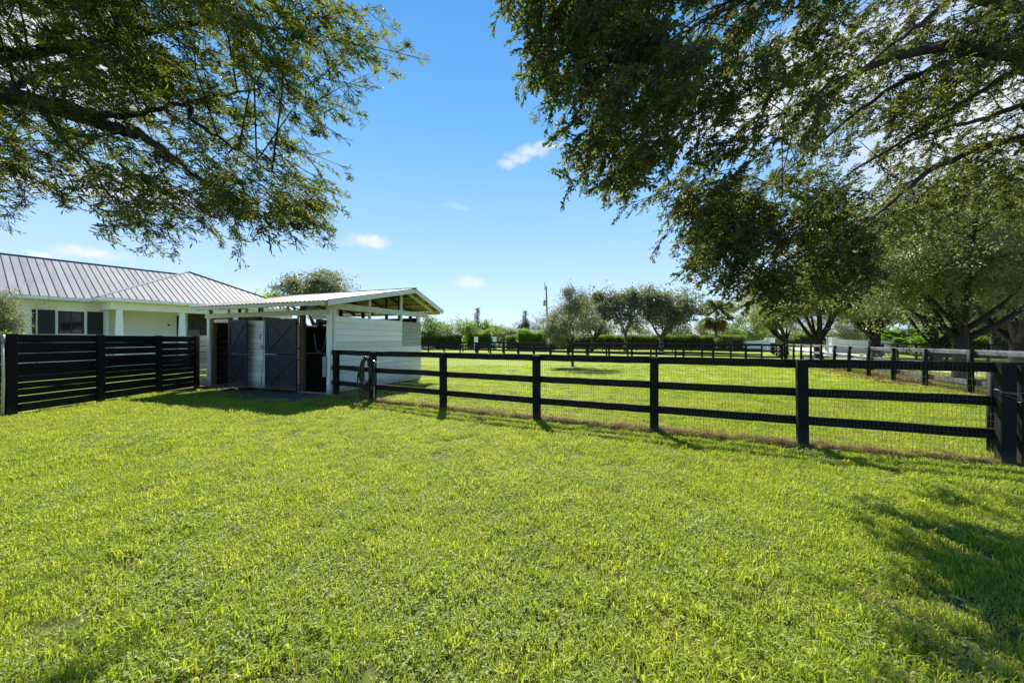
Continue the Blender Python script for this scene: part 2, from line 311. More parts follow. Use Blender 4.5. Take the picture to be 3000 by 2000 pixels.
def leaf_geo(n_, dirs, nrm, L_, W_, base, tint):
    """vectorised folded leaves: 6 verts, 2 quads each"""
    side = np.cross(dirs, nrm); side /= np.linalg.norm(side, axis=1, keepdims=True) + 1e-9
    nn = np.cross(side, dirs); L_ = L_[:, None]; W_ = W_[:, None]; f = .25
    v = np.stack([base, base + dirs * L_ * .3 + side * W_ * .5 + nn * W_ * f, base + dirs * L_ * .72 + side * W_ * .4 + nn * (W_ * f - L_ * .04),
                  base + dirs * L_ - nn * L_ * .1, base + dirs * L_ * .72 - side * W_ * .4 + nn * (W_ * f - L_ * .04), base + dirs * L_ * .3 - side * W_ * .5 + nn * W_ * f], axis=1).reshape(-1, 3)
    i = np.arange(n_) * 6; q = np.concatenate([np.stack([i, i + 1, i + 2, i + 3], 1), np.stack([i, i + 3, i + 4, i + 5], 1)])
    return v, [tuple(a) for a in q.tolist()], np.repeat(tint, 6)
def unit(a): return a / (np.linalg.norm(a, axis=1, keepdims=True) + 1e-9)
def cluster_proto(n, rad, L_, W_, seed, up=.3):
    r = np.random.default_rng(seed); c = unit(r.normal(size=(n, 3))) * (r.random((n, 1)) ** .45) * rad; c[:, 2] *= .75
    d = unit(unit(c) * .8 + r.normal(size=(n, 3)) * .6 + np.array([0, 0, -.15])); nr = unit(r.normal(size=(n, 3)) + np.array([0, 0, up * 3]))
    s = r.uniform(.7, 1.25, n); v, f, t = leaf_geo(n, d, nr, L_ * s, W_ * s, c, r.random(n)); return (v, f, t, [0] * len(f))
def spray_proto(nside, per, length, L_, W_, seed, droop=.25):
    """leafy twig along +X with side twigs; material 0 leaves, 1 twig"""
    r = np.random.default_rng(seed); B = []; D = []; tw = MB()
    def curve(t): return np.array([length * t, length * .12 * math.sin(t * 3 + seed), -droop * length * t * t])
    tw.tube([curve(t) for t in (0, .35, .7, 1)], [.005, .004, .003, .0015], 3)
    for j in range(per):
        t = (j + 1) / per; sgn = 1 if j % 2 else -1; B.append(curve(t)); D.append((.7, sgn * .8, r.uniform(-.4, .3)))
    for k in range(nside):
        t = r.uniform(.12, .9); o = curve(t); sgn = 1 if k % 2 else -1; a = r.uniform(.5, 1.1); ln = length * r.uniform(.28, .5) * (1.1 - .5 * t)
        dr = np.array([math.cos(a), sgn * math.sin(a), r.uniform(-.55, .35)]); dr /= np.linalg.norm(dr)
        e = o + dr * ln + np.array([0, 0, -.15 * ln]); tw.tube([o, (o + e) / 2 + np.array([0, 0, .03 * ln]), e], [.003, .002, .001], 3)
        for j in range(per):
            tt = (j + 1) / per; B.append(o + (e - o) * tt); s2 = 1 if j % 2 else -1; pr = np.cross(dr, [0, 0, 1]); D.append(dr * .7 + pr * s2 * .8 + r.normal(size=3) * .25)
    B = np.array(B); D = unit(np.array(D) + r.normal(size=(len(D), 3)) * .2); n = len(B); s = r.uniform(.5, 1.3, n)
    nr = unit(r.normal(size=(n, 3)) * .7 + np.array([0, 0, 1])); v, f, t = leaf_geo(n, D, nr, L_ * s, W_ * s, B, r.random(n))
    tv = np.array(tw.v); k = len(v); f2 = [tuple(a + k for a in q) for q in tw.f]
    return (np.concatenate([v, tv]), f + f2, np.concatenate([t, np.zeros(len(tv))]), [0] * len(f) + [1] * len(f2))
def rots(n, r, tilt=.6): return np.stack([r.uniform(-tilt, tilt, n), r.uniform(-tilt, tilt, n), r.uniform(0, 6.283, n)], 1)

# ------------------------------------------------------------------ ground, road
mb = MB(); mb.add([(-900, -300, 0), (900, -300, 0), (900, 1200, 0), (-900, 1200, 0)], [(0, 1, 2, 3)])
g = mb.build('ground', 'lawn'); g['kind'] = 'structure'
def sheet(name, pts, z, mat, kind='structure', th=None):
    mb = MB(); mb.add([(p[0], p[1], z) for p in pts], [tuple(range(len(pts)))]); o = mb.build(name, mat); o['kind'] = kind; return o
road = [(66, 84), (46, 56), (36.5, 40), (30, 29), (25.5, 19), (23, 9), (22, -5)]
mb = MB(); vs = []
for i, (x, y) in enumerate(road):
    a = Vector(road[max(i - 1, 0)]); b_ = Vector(road[min(i + 1, len(road) - 1)]); d = (b_ - a).normalized(); n = Vector((-d.y, d.x)) * 2.2
    vs += [(x - n.x, y - n.y, .03), (x + n.x, y + n.y, .03), (x - n.x * 1.02, y - n.y * 1.02, -.05), (x + n.x * 1.02, y + n.y * 1.02, -.05)]
fs = []
for i in range(len(road) - 1): k = i * 4; fs += [(k, k + 1, k + 5, k + 4), (k + 2, k, k + 4, k + 6), (k + 1, k + 3, k + 7, k + 5)]
mb.add(vs, fs); o = mb.build('driveway', 'concrete'); o['kind'] = 'structure'
# dry soil at the foot of the near paddock fence and by the stable
def strip(name, line, w, z, mat, seed=3):
    r = random.Random(seed); L_, R_ = [], []
    for i in range(len(line) - 1):
        a, b_ = Vector(line[i]), Vector(line[i + 1]); n = Vector((-(b_ - a).y, (b_ - a).x)).normalized(); m_ = max(2, int((b_ - a).length / .25))
        for j in range(m_):
            p = a + (b_ - a) * j / m_; L_.append(p + n * w * r.uniform(.5, 1.2)); R_.append(p - n * w * r.uniform(.4, 1.1))
    vs = [(p.x, p.y, z) for p in L_] + [(p.x, p.y, z) for p in R_]; k = len(L_)
    mb = MB(); mb.add(vs, [(i, i + 1, k + i + 1, k + i) for i in range(k - 1)]); o = mb.build(name, mat); o['kind'] = 'structure'; return o

_pl = [(-11.7, -4), (30, -4)] + [(30 - i * .6, 12.2 + math.sin(i * .9) * .7 + math.sin(i * 2.3) * .4) for i in range(70)]
mb = MB(); mb.add([(x, y, .003) for (x, y) in _pl], [tuple(range(len(_pl)))]); o = mb.build('lawn_soil', 'soil'); o['kind'] = 'structure'
SPOTS = [(1355, 1283, .2), (1990, 1357, .17), (1640, 1548, .15), (1955, 1850, .12), (2190, 1945, .1), (2370, 1490, .14), (1250, 1420, .15), (620, 1390, .2), (1050, 1680, .13), (2850, 1620, .14), (1560, 1960, .07), (900, 1500, .12), (2560, 1760, .13), (2120, 1290, .25)]
SPOTS = [(gnd(a, b_).x, gnd(a, b_).y, c) for (a, b_, c) in SPOTS]
# ------------------------------------------------------------------ fences
def fence_posts_line(a, b_, n): return [(a[0] + (b_[0] - a[0]) * i / n, a[1] + (b_[1] - a[1]) * i / n) for i in range(n + 1)]
def fence(name, label, pts, tops, h=1.46, ps=.14, rh=.145, rt=.04, pm='black_wood', rm='black_wood', wire=False, side=1, group=None, rnd_post=False, zs=None, cat='fence', segs=5, jit=.004, wirepanels=None):
    """pts: post bases; rails are nailed to the side given (+1 = left of travel), wire between rails and posts"""
    root = thing(name, label, cat, (pts[0][0], pts[0][1], 0), group)
    for i, p in enumerate(pts):
        a = Vector(pts[max(i - 1, 0)]); b_ = Vector(pts[min(i + 1, len(pts) - 1)]); d = (b_ - a).normalized()
        mb = MB(); hh = h + rnd.uniform(-.012, .015); lean = (rnd.uniform(-.012, .012), rnd.uniform(-.012, .012))
        q = (p[0] + lean[0], p[1] + lean[1], hh)
        if rnd_post: mb.tube([(p[0], p[1], -.1), (p[0] + lean[0] / 2, p[1] + lean[1] / 2, hh / 2), q], [ps * .56, ps * .53, ps * .5], 10)
        else: mb.board((p[0], p[1], -.1), q, ps, ps, (d.x, d.y, 0), 3, jit * .6, .008)
        po = mb.build('post', pm, root, rnd_post, origin=(p[0], p[1], 0))
    for i in range(len(pts) - 1):
        a = Vector((*pts[i], 0)); b_ = Vector((*pts[i + 1], 0)); d = (b_ - a).normalized(); n = Vector((-d.y, d.x, 0)) * side
        off = n * (ps / 2 + rt / 2 + (.012 if wire else .001))
        for t in tops:
            z0 = t - rh / 2 + rnd.uniform(-.006, .006); z1 = t - rh / 2 + rnd.uniform(-.006, .006); g_ = .0015
            MB().board(a + off + d * g_ + Vector((0, 0, z0)), b_ + off - d * g_ + Vector((0, 0, z1)), rh + rnd.uniform(-.004, .004), rt, (0, 0, 1), segs, jit, .005).build('rail', rm, root, origin=(a.x, a.y, 0))
        if wire and (wirepanels is None or i in wirepanels):
            wire_panel(a, b_, n * (ps / 2 + .006), root, d)
    return root
def wire_panel(a, b_, off, root, d, top=1.42, bot=.06, cw=.0508, chh=.1016, r=.0021):
    mb = MB(); Ln = (b_ - a).length; nv = int(Ln / cw); nh = int((top - bot) / chh); ph = rnd.uniform(0, 6)
    n = Vector((-d.y, d.x, 0))
    def P(s, z):
        k = 1 if .12 < s < Ln - .12 else .2
        return a + off + d * (s + k * .010 * math.sin(z * 7 + s * 1.3 + ph) * math.sin(s * 2.1 + ph)) + Vector((0, 0, z + k * .018 * math.sin(s * 2.6 + ph) * (z / 1.4)))
    for i in range(nv + 1):
        s = i * cw; mb.tube([P(s, bot + (top - bot) * j / 8) for j in range(9)], r, 3, cap=False)
    for j in range(nh + 1):
        z = top - j * chh; mb.tube([P(Ln * i / 20, z) for i in range(21)], r * 1.15, 3, cap=False)
    mb.build('wire_mesh', 'wire', root)

NC = Vector((-5.9, 12.12, 0)); U = Vector((-.9397, .342, 0)); V_ = Vector((.342, .9397, 0)); Z = Vector((0, 0, 1))
def SH(a, b_, z): return NC + U * a + V_ * b_ + Z * z
main_pts = [(-5.66, 11.93), (-4.07, 10.84), (-1.78, 9.6), (.56, 8.34), (2.80, 7.28), (4.93, 6.28), (7.12, 5.345), (9.35, 4.35)]
fm = fence('paddock_fence', 'black three-rail paddock fence with wire mesh running from the stable to the right edge', main_pts, (1.475, .98, .49),
           1.465, .15, .145, .04, 'black_wood', 'black_wood_mossy', True, 1, segs=8, jit=.005)
# stub of rails from the first post to the stable wall
a = Vector((*main_pts[0], 0)); e = Vector((-5.93, 12.02, 0)); nn = Vector((.57, .82, 0)) * .1
for t in (1.475, .98, .49):
    MB().board(a + nn * .9 + Z * (t - .073), e + nn * .9 + Z * (t - .073), .145, .04, segs=1).build('rail', 'black_wood_mossy', fm)
# stout corner post beside the last post in view and thin round post behind it
MB().board((7.30, 5.30, -.1), (7.30, 5.30, 1.44), .07, .13, (.91, -.41, 0), 3, .003, .008).build('post', 'black_wood', fm, origin=(7.3, 5.3, 0))
cp = MB().tube([(7.56, 5.84, -.1), (7.64, 5.9, .7), (7.75, 5.98, 1.3)], [.05, .047, .045], 9).build('brace_post', 'black_wood', fm, True)
# twisted wire round the corner post
mb = MB(); tw = []
for i in range(40):
    t = i / 39; ang = t * 2 * math.pi * 2.0; tw.append(Vector((7.14 + .13 * math.cos(ang), 5.33 + .12 * math.sin(ang), 1.0 - .13 * math.cos(ang) * .6 + .02 * math.sin(3 * ang))))
mb.tube(tw, .0022, 4); mb.tube([(7.0, 5.25, 1.06), (7.15, 5.21, 1.05), (7.36, 5.2, 1.075)], .0022, 4); mb.tube([(7.0, 5.25, 1.02), (7.2, 5.21, .94), (7.38, 5.2, .90)], .0022, 4)
mb.build('tie_wire', 'galv', fm)

strip('bare_soil', [(p[0], p[1]) for p in main_pts[1:]], .17, .004, 'dirt')
sheet('worn_ground', [SH(-.3, -.1, 0), SH(-.4, -1.3, 0), SH(.9, -1.75, 0), SH(2.2, -1.6, 0), SH(3.6, -1.25, 0), SH(5.2, -1.2, 0), SH(6.8, -.9, 0), SH(6.7, -.05, 0)], .005, 'dirt')
# far paddock fences
tops3 = (1.475, .98, .49)
A0 = (-4.8, 52); A1 = (21.6, 29.6)
ptsA = fence_posts_line(A0, A1, 14)
fence('far_fence', 'black three-rail fence crossing the far side of the near paddock', ptsA, tops3, 1.47, .16, .15, .045, segs=2, jit=.01, group=None)
fence('far_fence', 'black three-rail fence seen past the far corner of the white stable', fence_posts_line((-5.0, 52.3), (-22, 57), 7), tops3, 1.45, .16, .15, .045, segs=2, jit=.01)
ptsB = fence_posts_line((-7.5, 56.5), (23.5, 34.8), 15)
fence('far_fence', 'second black fence just behind the fence crossing the paddock', ptsB, tops3, 1.4, .15, .15, .045, segs=2, jit=.01)
fence('far_fence', 'black fence low in front of the clipped hedge', fence_posts_line((-14, 70), (34, 58), 18), tops3, 1.35, .14, .15, .04, segs=1, jit=.01)
# fence on the near side of the drive (weathered rails, sky sheen painted grey)
ptsC = [(13.2, 7.4), (14.1, 9.8), (15.0, 12.1), (15.75, 14.1), (16.5, 16.0), (17.35, 18.0), (18.4, 20.2), (19.6, 22.5), (20.8, 24.9), (21.9, 27.1), (22.9, 29.3), (24.2, 31.8), (25.6, 34.5)]
fence('drive_fence', 'weathered fence along the near side of the drive, its rails painted grey for sky sheen', ptsC, tops3, 1.47, .15, .15, .045, 'black_wood', 'grey_sheen_wood', True, -1, segs=3, jit=.006, rnd_post=True, wirepanels=range(0, 7))
fence('drive_fence', 'dark fence running away along the near side of the drive towards the gate', [(25.8, 35.0), (27.8, 38.4), (29.9, 41.8), (32.0, 45.2), (34.2, 48.6), (36.4, 52)], tops3, 1.45, .15, .15, .045, segs=1)
ptsD = [(49.5, 49.5), (46, 46), (42.4, 42.3), (39.6, 38), (37.6, 34.4), (36.2, 30.8), (38.6, 30), (41.0, 29.2), (43.4, 28.4), (46, 27.5)]
fence('drive_fence', 'dark fence under the oaks on the far side of the drive', ptsD, tops3, 1.45, .16, .15, .045, 'black_wood', 'black_wood', True, -1, segs=2, wirepanels=(4, 5, 6, 7))

# tall boarded fence on the left
PF = [(-12.02, 6.4), (-12.02, 8.84), (-11.98, 10.75), (-12.0, 12.55), (-12.05, 14.1)]
pf = thing('board_fence', 'tall black board fence at the left with narrow gaps between its boards', 'fence', (-12.02, 8.84, 0))
for i, p in enumerate(PF):
    w_ = .2 if i == 1 else .15
    MB().board((p[0] + .03, p[1], -.1), (p[0] + .03, p[1], 1.955), w_, .12, (0, 1, 0), 3, .003, .008).build('post', 'black_wood', pf, origin=(p[0], p[1], 0))
rows_a = [(1.94, 1.765), (1.735, 1.49), (1.468, 1.245), (1.222, 1.08), (1.064, .925), (.912, .765), (.75, .6), (.592, .445), (.425, .25), (.24, .05)]
rows_b = [(1.94, 1.78), (1.73, 1.585), (1.53, 1.38), (1.31, 1.17), (1.158, 1.01), (1.0, .85), (.835, .69), (.675, .53), (.51, .27), (.26, .05)]
rows_c = [(1.94, 1.79), (1.70, 1.56), (1.475, 1.33), (1.25, 1.09), (1.08, .93), (.918, .77), (.758, .6), (.582, .42), (.41, .24), (.23, .04)]
for i in range(4):
    rows = [rows_a, rows_a, rows_b, rows_c][i]; a, b_ = PF[i], PF[i + 1]
    for (t, bo) in rows:
        j1, j2 = rnd.uniform(-.004, .004), rnd.uniform(-.004, .004); w_ = min(t - bo + .005, .25) - rnd.uniform(0, .004)
        MB().board((a[0] - .055, a[1] + .002, (t + bo) / 2 + j1), (b_[0] - .055, b_[1] - .002, (t + bo) / 2 + j2), w_, .03, segs=4, jit=.003).build('board', 'black_wood', pf, origin=(a[0], a[1], 0))
    for zc_ in ((1.775, 1.515, 1.27, 1.09) if i < 2 else (1.77, 1.53, 1.3, 1.11)):      # boards on the far side behind the widest gaps
        MB().board((a[0] - .14, a[1] + .002, zc_ + rnd.uniform(-.008, .008)), (b_[0] - .14, b_[1] - .002, zc_), .07, .025, segs=3, jit=.003).build('board', 'black_wood', pf, origin=(a[0], a[1], 0))
# short pale fence between board fence and stable
sf = thing('short_fence', 'short pale weathered fence piece between the black board fence and the stable', 'fence', (-11.95, 14.5, 0))
for k, z in enumerate((1.88, 1.68, 1.44, 1.2, .98, .77, .55, .32, .12)):
    MB().board((-12.15, 14.38, z), (-11.62 - .05 * (k % 2), 14.62, z), .19 + .015 * (k % 2), .03, segs=2, jit=.006).build('board', 'weathered', sf)
MB().board((-11.74, 14.38, -.1), (-11.74, 14.38, 1.5), .1, .1, (1, 0, 0), 2, .002).build('post', 'black_wood', sf)
# pole at the left edge
mb = MB(); mb.tube([(-11.93, 8.66, -.05), (-11.92, 8.67, .9), (-11.95, 8.68, 1.73)], [.03, .028, .027], 12); pr = mb.build('pipe', 'pvc', None, True, origin=(-11.93, 8.66, 0))
tag(pr, 'upright pale yellowish pipe standing against the left end of the black board fence', 'pipe')
MB().tube([(-11.95, 8.68, 1.72), (-11.95, 8.68, 1.93)], .038, 12).build('pipe_cap', 'galv', pr, True)

# ------------------------------------------------------------------ stable
def A(px, b_=0):
    r = (px - HX) / F; return (-5.9 + .342 * b_ - (12.12 + .9397 * b_) * r) / (.9397 + .342 * r)
st = thing('stable', 'white two-stall wooden stable with dark cross-braced stall doors and metal roof', 'stable', NC)
def bd(name, p, q, h, t, mat, hdir=(0, 0, 1), segs=2, jit=.002, parent=None, ch=.004):
    return MB().board(p, q, h, t, hdir, segs, jit, ch).build(name, mat, parent or st, origin=(p + q) / 2 if parent is None else None)
W_, D_ = 6.1, 5.05
# posts on the front
bd('corner_post', SH(.08, 0, -.05), SH(.08, 0, 3.0), .15, .15, 'white_wood', U)
bd('corner_post', SH(W_ - .06, 0, -.05), SH(W_ - .06, 0, 2.95), .13, .15, 'white_wood', U)
bd('post', SH(W_ - .2, .05, -.05), SH(W_ - .2, .05, 2.64), .13, .13, 'bare_wood', U)
a1 = A(883.5); bd('post', SH(a1, .05, -.05), SH(a1, .05, 3.0), .15, .13, 'bare_wood', U)
a2 = A(874); bd('post', SH(a2, -.005, 0), SH(a2, -.005, 2.64), .05, .06, 'white_wood', U)
bd('corner_post', SH(.08, D_ - .07, -.05), SH(.08, D_ - .07, 2.9), .14, .14, 'white_wood', U)
bd('post', SH(.1, 3.69, 0), SH(.1, 3.69, 3.75), .12, .12, 'dark_timber', V_)
bd('post', SH(W_ - .08, D_ - .07, 0), SH(W_ - .08, D_ - .07, 2.9), .12, .12, 'dark_timber', U)
bd('post', SH(3.2, D_ - .07, 0), SH(3.2, D_ - .07, 3.3), .12, .12, 'dark_timber', U)
bd('post', SH(3.3, 3.69, 0), SH(3.3, 3.69, 3.85), .12, .12, 'dark_timber', U)
for k, aa in enumerate((1.95, 3.2, 4.0, 4.95)):     # short blocks between the beam and the eave
    bd('block', SH(aa, -.02, 2.80), SH(aa, -.02, 3.05), .1, .05, 'trim_wood', U)
bd('block', SH(.13, -.03, 2.8), SH(.13, -.03, 3.05), .1, .06, 'weathered', U)
bd('block', SH(6.0, -.03, 2.79), SH(6.0, -.03, 3.03), .1, .06, 'weathered', U)
for aa in (4.62, 3.55): bd('stud', SH(aa, .15, 2.45), SH(aa, .15, 3.1), .09, .06, 'dark_timber', U)
bd('beam', SH(-.02, -.105, 2.715), SH(3.05, -.105, 2.715), .165, .045, 'trim_wood', segs=3)
bd('beam', SH(3.055, -.105, 2.715), SH(6.12, -.105, 2.705), .165, .045, 'trim_wood', segs=3)
bd('gable_beam', SH(-.025, -.2, 2.925), SH(-.025, 5.6, 2.945), .21, .045, 'trim_wood', segs=5)
bd('king_post', SH(.0, 3.63, 3.035), SH(.0, 3.63, 3.82), .13, .06, 'trim_wood', V_)
bd('king_post', SH(.0, 3.63, 2.6), SH(.0, 3.63, 2.82), .13, .06, 'trim_wood', V_)
bd('stud', SH(.0, 1.75, 2.6), SH(.0, 1.75, 2.82), .12, .06, 'trim_wood', V_)
bd('stud', SH(.0, 1.75, 3.035), SH(.0, 1.75, 3.40), .12, .06, 'trim_wood', V_)
bd('stud', SH(.0, .18, 2.6), SH(.0, .18, 2.82), .14, .06, 'trim_wood', V_)
bd('stud', SH(.0, 4.85, 2.6), SH(.0, 4.85, 2.83), .14, .06, 'trim_wood', V_)
bd('stud', SH(.15, 4.5, 2.55), SH(.15, 4.5, 3.2), .12, .1, 'dark_timber', V_)
bd('stud', SH(.15, 2.9, 2.3), SH(.15, 2.9, 3.5), .09, .09, 'dark_timber', V_)
# right wall planks
z = 2.60
for k in range(12):
    h_ = .212; b1 = 3.68 if k < 5 else D_ + .02
    if k >= 5 and k % 2: 
        bd('plank', SH(-.01, .14, z - h_ / 2), SH(-.01, 3.1, z - h_ / 2), h_ - .006, .022, 'white_wood', segs=3)
        bd('plank', SH(-.01, 3.104, z - h_ / 2), SH(-.01, b1, z - h_ / 2), h_ - .006, .022, 'white_wood', segs=2)
    else: bd('plank', SH(-.01, .14, z - h_ / 2), SH(-.01, b1, z - h_ / 2), h_ - .006, .022, 'white_wood', segs=4)
    z -= h_
z = 2.585
for k in range(7):
    h_ = .15; bd('plank', SH(-.004, 3.70, z - h_ / 2), SH(-.004, D_ + .02, z - h_ / 2), h_ - .007, .022, 'weathered', segs=3); z -= h_
bd('corner_board', SH(-.03, .09, 0), SH(-.03, .09, 2.82), .1, .02, 'white_wood', V_)
# front wall planks between the doors
aL, aR = A(668), A(782); z = 2.50
for k in range(12):
    h_ = .205 if k < 11 else .17
    bd('plank', SH(aR - .45, .03, z - h_ / 2), SH(aL - .15, .03, z - h_ / 2), h_ - .006, .022, 'white_wood', segs=3); z -= h_
bd('plank', SH(A(956), .02, 2.56), SH(A(915), .02, 2.56), .13, .03, 'trim_wood')
bd('plank', SH(A(668), .02, 2.53), SH(W_ - .27, .02, 2.53), .12, .03, 'trim_wood')
# thresholds
bd('threshold', SH(.16, -.04, .03), SH(A(880), -.04, .03), .09, .06, 'weathered')
bd('threshold', SH(A(668), -.04, .03), SH(W_ - .13, -.04, .03), .09, .06, 'weathered')
# left and rear walls, partition (boards)
for k in range(11):
    z = .12 + k * .23
    zr = .13 + k * .255
    bd('plank', SH(W_, .1, z), SH(W_, D_, z), .225, .022, 'white_wood')
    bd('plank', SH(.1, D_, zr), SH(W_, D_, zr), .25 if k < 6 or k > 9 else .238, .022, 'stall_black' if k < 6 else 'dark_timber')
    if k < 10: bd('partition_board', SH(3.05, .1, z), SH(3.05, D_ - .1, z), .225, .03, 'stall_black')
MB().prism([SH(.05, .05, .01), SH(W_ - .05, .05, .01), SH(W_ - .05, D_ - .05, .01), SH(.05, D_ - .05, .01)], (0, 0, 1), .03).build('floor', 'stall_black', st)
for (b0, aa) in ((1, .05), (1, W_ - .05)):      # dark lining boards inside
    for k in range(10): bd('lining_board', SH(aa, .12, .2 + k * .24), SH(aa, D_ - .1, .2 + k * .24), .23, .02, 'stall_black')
# stall doors: dutch leaves swung open against the wall
def door_leaf(px0, px1, z0, z1, off, yaw, cross):
    a_l, a_r = A(px0, off), A(px1, off); w = a_l - a_r; c = SH((a_l + a_r) / 2, off, (z0 + z1) / 2)
    u = (U * math.cos(yaw) + V_ * math.sin(yaw)).normalized(); n = u.cross(Z)   # towards viewer
    if n.y > 0: n = -n
    h = z1 - z0; fr = .1
    leaf = MB().board(c - u * w / 2, c + u * w / 2, h, .03, segs=2, jit=.001).build('door_leaf', 'door_paint', st, origin=c)
    for s_ in (-1, 1):
        p = c + u * s_ * (w / 2 - fr / 2) + n * .028
        MB().board(p - Z * h / 2, p + Z * h / 2, fr, .026, u, 2, .001).build('stile', 'door_paint', leaf)
        p = c + Z * s_ * (h / 2 - fr / 2) + n * .028
        MB().board(p - u * (w / 2 - fr - .001), p + u * (w / 2 - fr - .001), fr, .025, segs=2, jit=.001).build('cross_rail', 'door_paint', leaf)
    iw, ih = w / 2 - fr - .01, h / 2 - fr - .01
    p1 = c + n * .0262 + u * iw - Z * ih; p2 = c + n * .0262 - u * iw + Z * ih
    MB().board(p1, p2, .075, .022, segs=2).build('brace', 'door_paint', leaf)
    q1 = c + n * .0245 - u * iw - Z * ih; q2 = c + n * .0245 + u * iw + Z * ih; m_ = (q1 + q2) / 2; dd = (q2 - q1).normalized() * .05
    MB().board(q1, m_ - dd, .075, .019, segs=1).build('brace', 'door_paint', leaf); MB().board(m_ + dd, q2, .075, .019, segs=1).build('brace', 'door_paint', leaf)
    return leaf, c, u, n, w
for (px0, px1, off, yaw) in ((668.5, 727, -.2, .06), (780.5, 868, -.17, -.03)):
    for (z0, z1) in ((.1, 1.30), (1.325, 2.53)):
        leaf, c, u, n, w = door_leaf(px0, px1, z0, z1, off, yaw, True)
        for zz in (-.42, .42):      # strap hinges
            p = c - u * (w / 2 - .02) + n * .0 + Z * zz
            MB().board(p - u * .0, p - u * .1 - n * .06, .04, .008).build('hinge', 'iron', leaf)
    
bd('latch_bar', SH(A(737), -.1, 1.36), SH(A(750), -.12, 1.36), .025, .012, 'iron'); bd('latch_bar', SH(A(737), -.1, 1.25), SH(A(750), -.12, 1.245), .025, .012, 'iron')
# conduit, switch box, handle, latch board, halter light
MB().tube([SH(A(775.5), -.16, 0), SH(A(775.5), -.05, 1.2), SH(A(775.5), -.03, 2.6), SH(A(775.5), -.13, 3.05)], .014, 8).build('conduit', 'galv', st, True)
bd('switch_box', SH(A(768), -.02, 1.5), SH(A(768), -.02, 1.62), .09, .05, 'galv', U)
MB().tube([SH(A(769), -.03, 2.02), SH(A(769), -.08, 1.98), SH(A(768), -.08, 1.86), SH(A(766), -.03, 1.82)], .012, 6).build('hook', 'iron', st, True)
bd('latch_board', SH(A(959), -.11, .6), SH(A(959), -.11, 1.26), .14, .06, 'weathered', U)
MB().tube([SH(A(953), -.13, 1.02), SH(A(950), -.2, 1.04), SH(A(956), -.2, 1.03)], .008, 6).build('latch', 'iron', st, True)
bd('bracket', SH(A(962), -.14, 2.42), SH(A(950), -.14, 2.43), .09, .09, 'iron')
# stall guard across the right opening: wire grid and chain
def guard(pa, pb, z0, z1, off):
    mb = MB(); a_l, a_r = A(pa), A(pb); n = int((a_l - a_r) / .07)
    for i in range(n + 1): a_ = a_r + (a_l - a_r) * i / n; mb.tube([SH(a_, off, z0), SH(a_, off, z1)], .003, 4)
    m_ = int((z1 - z0) / .1)
    for i in range(m_ + 1): zz = z0 + (z1 - z0) * i / m_; mb.tube([SH(a_l, off, zz), SH(a_r, off, zz)], .003, 4)
    mb.build('stall_guard', 'iron', st)
guard(890, 955, .12, 1.32, .1); guard(634, 690, .12, 1.5, .1)
bd('guard_bar', SH(A(890), .1, 1.36), SH(A(955), .1, 1.36), .05, .02, 'dark_timber')
mb = MB(); c0, c1 = SH(A(917), .05, 2.0), SH(A(952), .05, 2.1)
mb.tube([c0.lerp(c1, t / 12) - Z * (.62 * (1 - ((t / 12 - .5) * 2) ** 4)) for t in range(13)], .007, 5); mb.build('chain', 'galv', st)
# roof: rafters, purlins, sheets, fascia
bE, bR, bF = -.56, 4.0, 6.27; zE, zR, zF = 3.04, 3.97, 3.2
def rz(b_): return zE + (zR - zE) * (b_ - bE) / (bR - bE) if b_ <= bR else zR + (zF - zR) * (b_ - bR) / (bF - bR)
for k, aa in enumerate((-.02, 1.2, 2.4, 3.6, 4.8, 6.0)):
    mt = 'trim_wood' if k == 0 else 'dark_timber'
    bd('rafter', SH(aa, bE + .1, rz(bE + .1) - .115), SH(aa, bR, zR - .115), .13, .045, mt, segs=3)
    bd('rafter', SH(aa, bR, zR - .115), SH(aa, bF - .1, rz(bF - .1) - .115), .13, .045, mt, segs=3)
for b_ in (.3, 1.3, 2.3, 3.3, 4.7, 5.5, 6.15):
    bd('purlin', SH(-.44, b_, rz(b_) - .028), SH(6.15, b_, rz(b_) - .028), .09, .04, 'trim_wood' if b_ > 4 else 'dark_timber', V_, segs=3)
def roof_sheet(a0, a1_, b0, b1, base):
    """corrugated sheet between a0..a1, following the slope b0..b1"""
    mb = MB(); n = max(4, int(round((a1_ - a0) / .2)) * 8); vs = []
    for i in range(n + 1):
        a_ = a0 + (a1_ - a0) * i / n; ph = (i % 8)
        hz = .022 if ph in (0,) else (.016 if ph in (1, 7) else (.004 if ph in (4,) else 0))
        for b_ in (b0, b1):
            vs += [SH(a_, b_, rz(b_) + base + hz), SH(a_, b_, rz(b_) + base + hz - .006)]
    fs = []
    for i in range(n):
        k = i * 4; fs += [(k, k + 4, k + 6, k + 2), (k + 1, k + 3, k + 7, k + 5), (k, k + 1, k + 5, k + 4), (k + 2, k + 6, k + 7, k + 3)]
    fs += [(0, 2, 3, 1), (n * 4, n * 4 + 1, n * 4 + 3, n * 4 + 2)]
    mb.add(vs, fs); mb.build('roof_panel', 'shed_roof', st)
for k in range(7):
    roof_sheet(-.48 + k * .955, -.48 + (k + 1) * .955 - .004, bE - .06, bR - .002, .0); roof_sheet(-.48 + k * .955, -.48 + (k + 1) * .955 - .004, bR + .002, bF + .05, .0)
MB().tube([SH(-.5, bR, zR + .02), SH(6.22, bR, zR + .02)], .04, 6).build('ridge_cap', 'shed_roof', st)
bd('rake_board', SH(-.46, bE - .02, rz(bE) - .085), SH(-.46, bR, zR - .085), .16, .03, 'white_wood', segs=4)
bd('rake_board', SH(-.46, bR + .003, zR - .085), SH(-.46, bF, zF - .085), .16, .03, 'white_wood', segs=3)
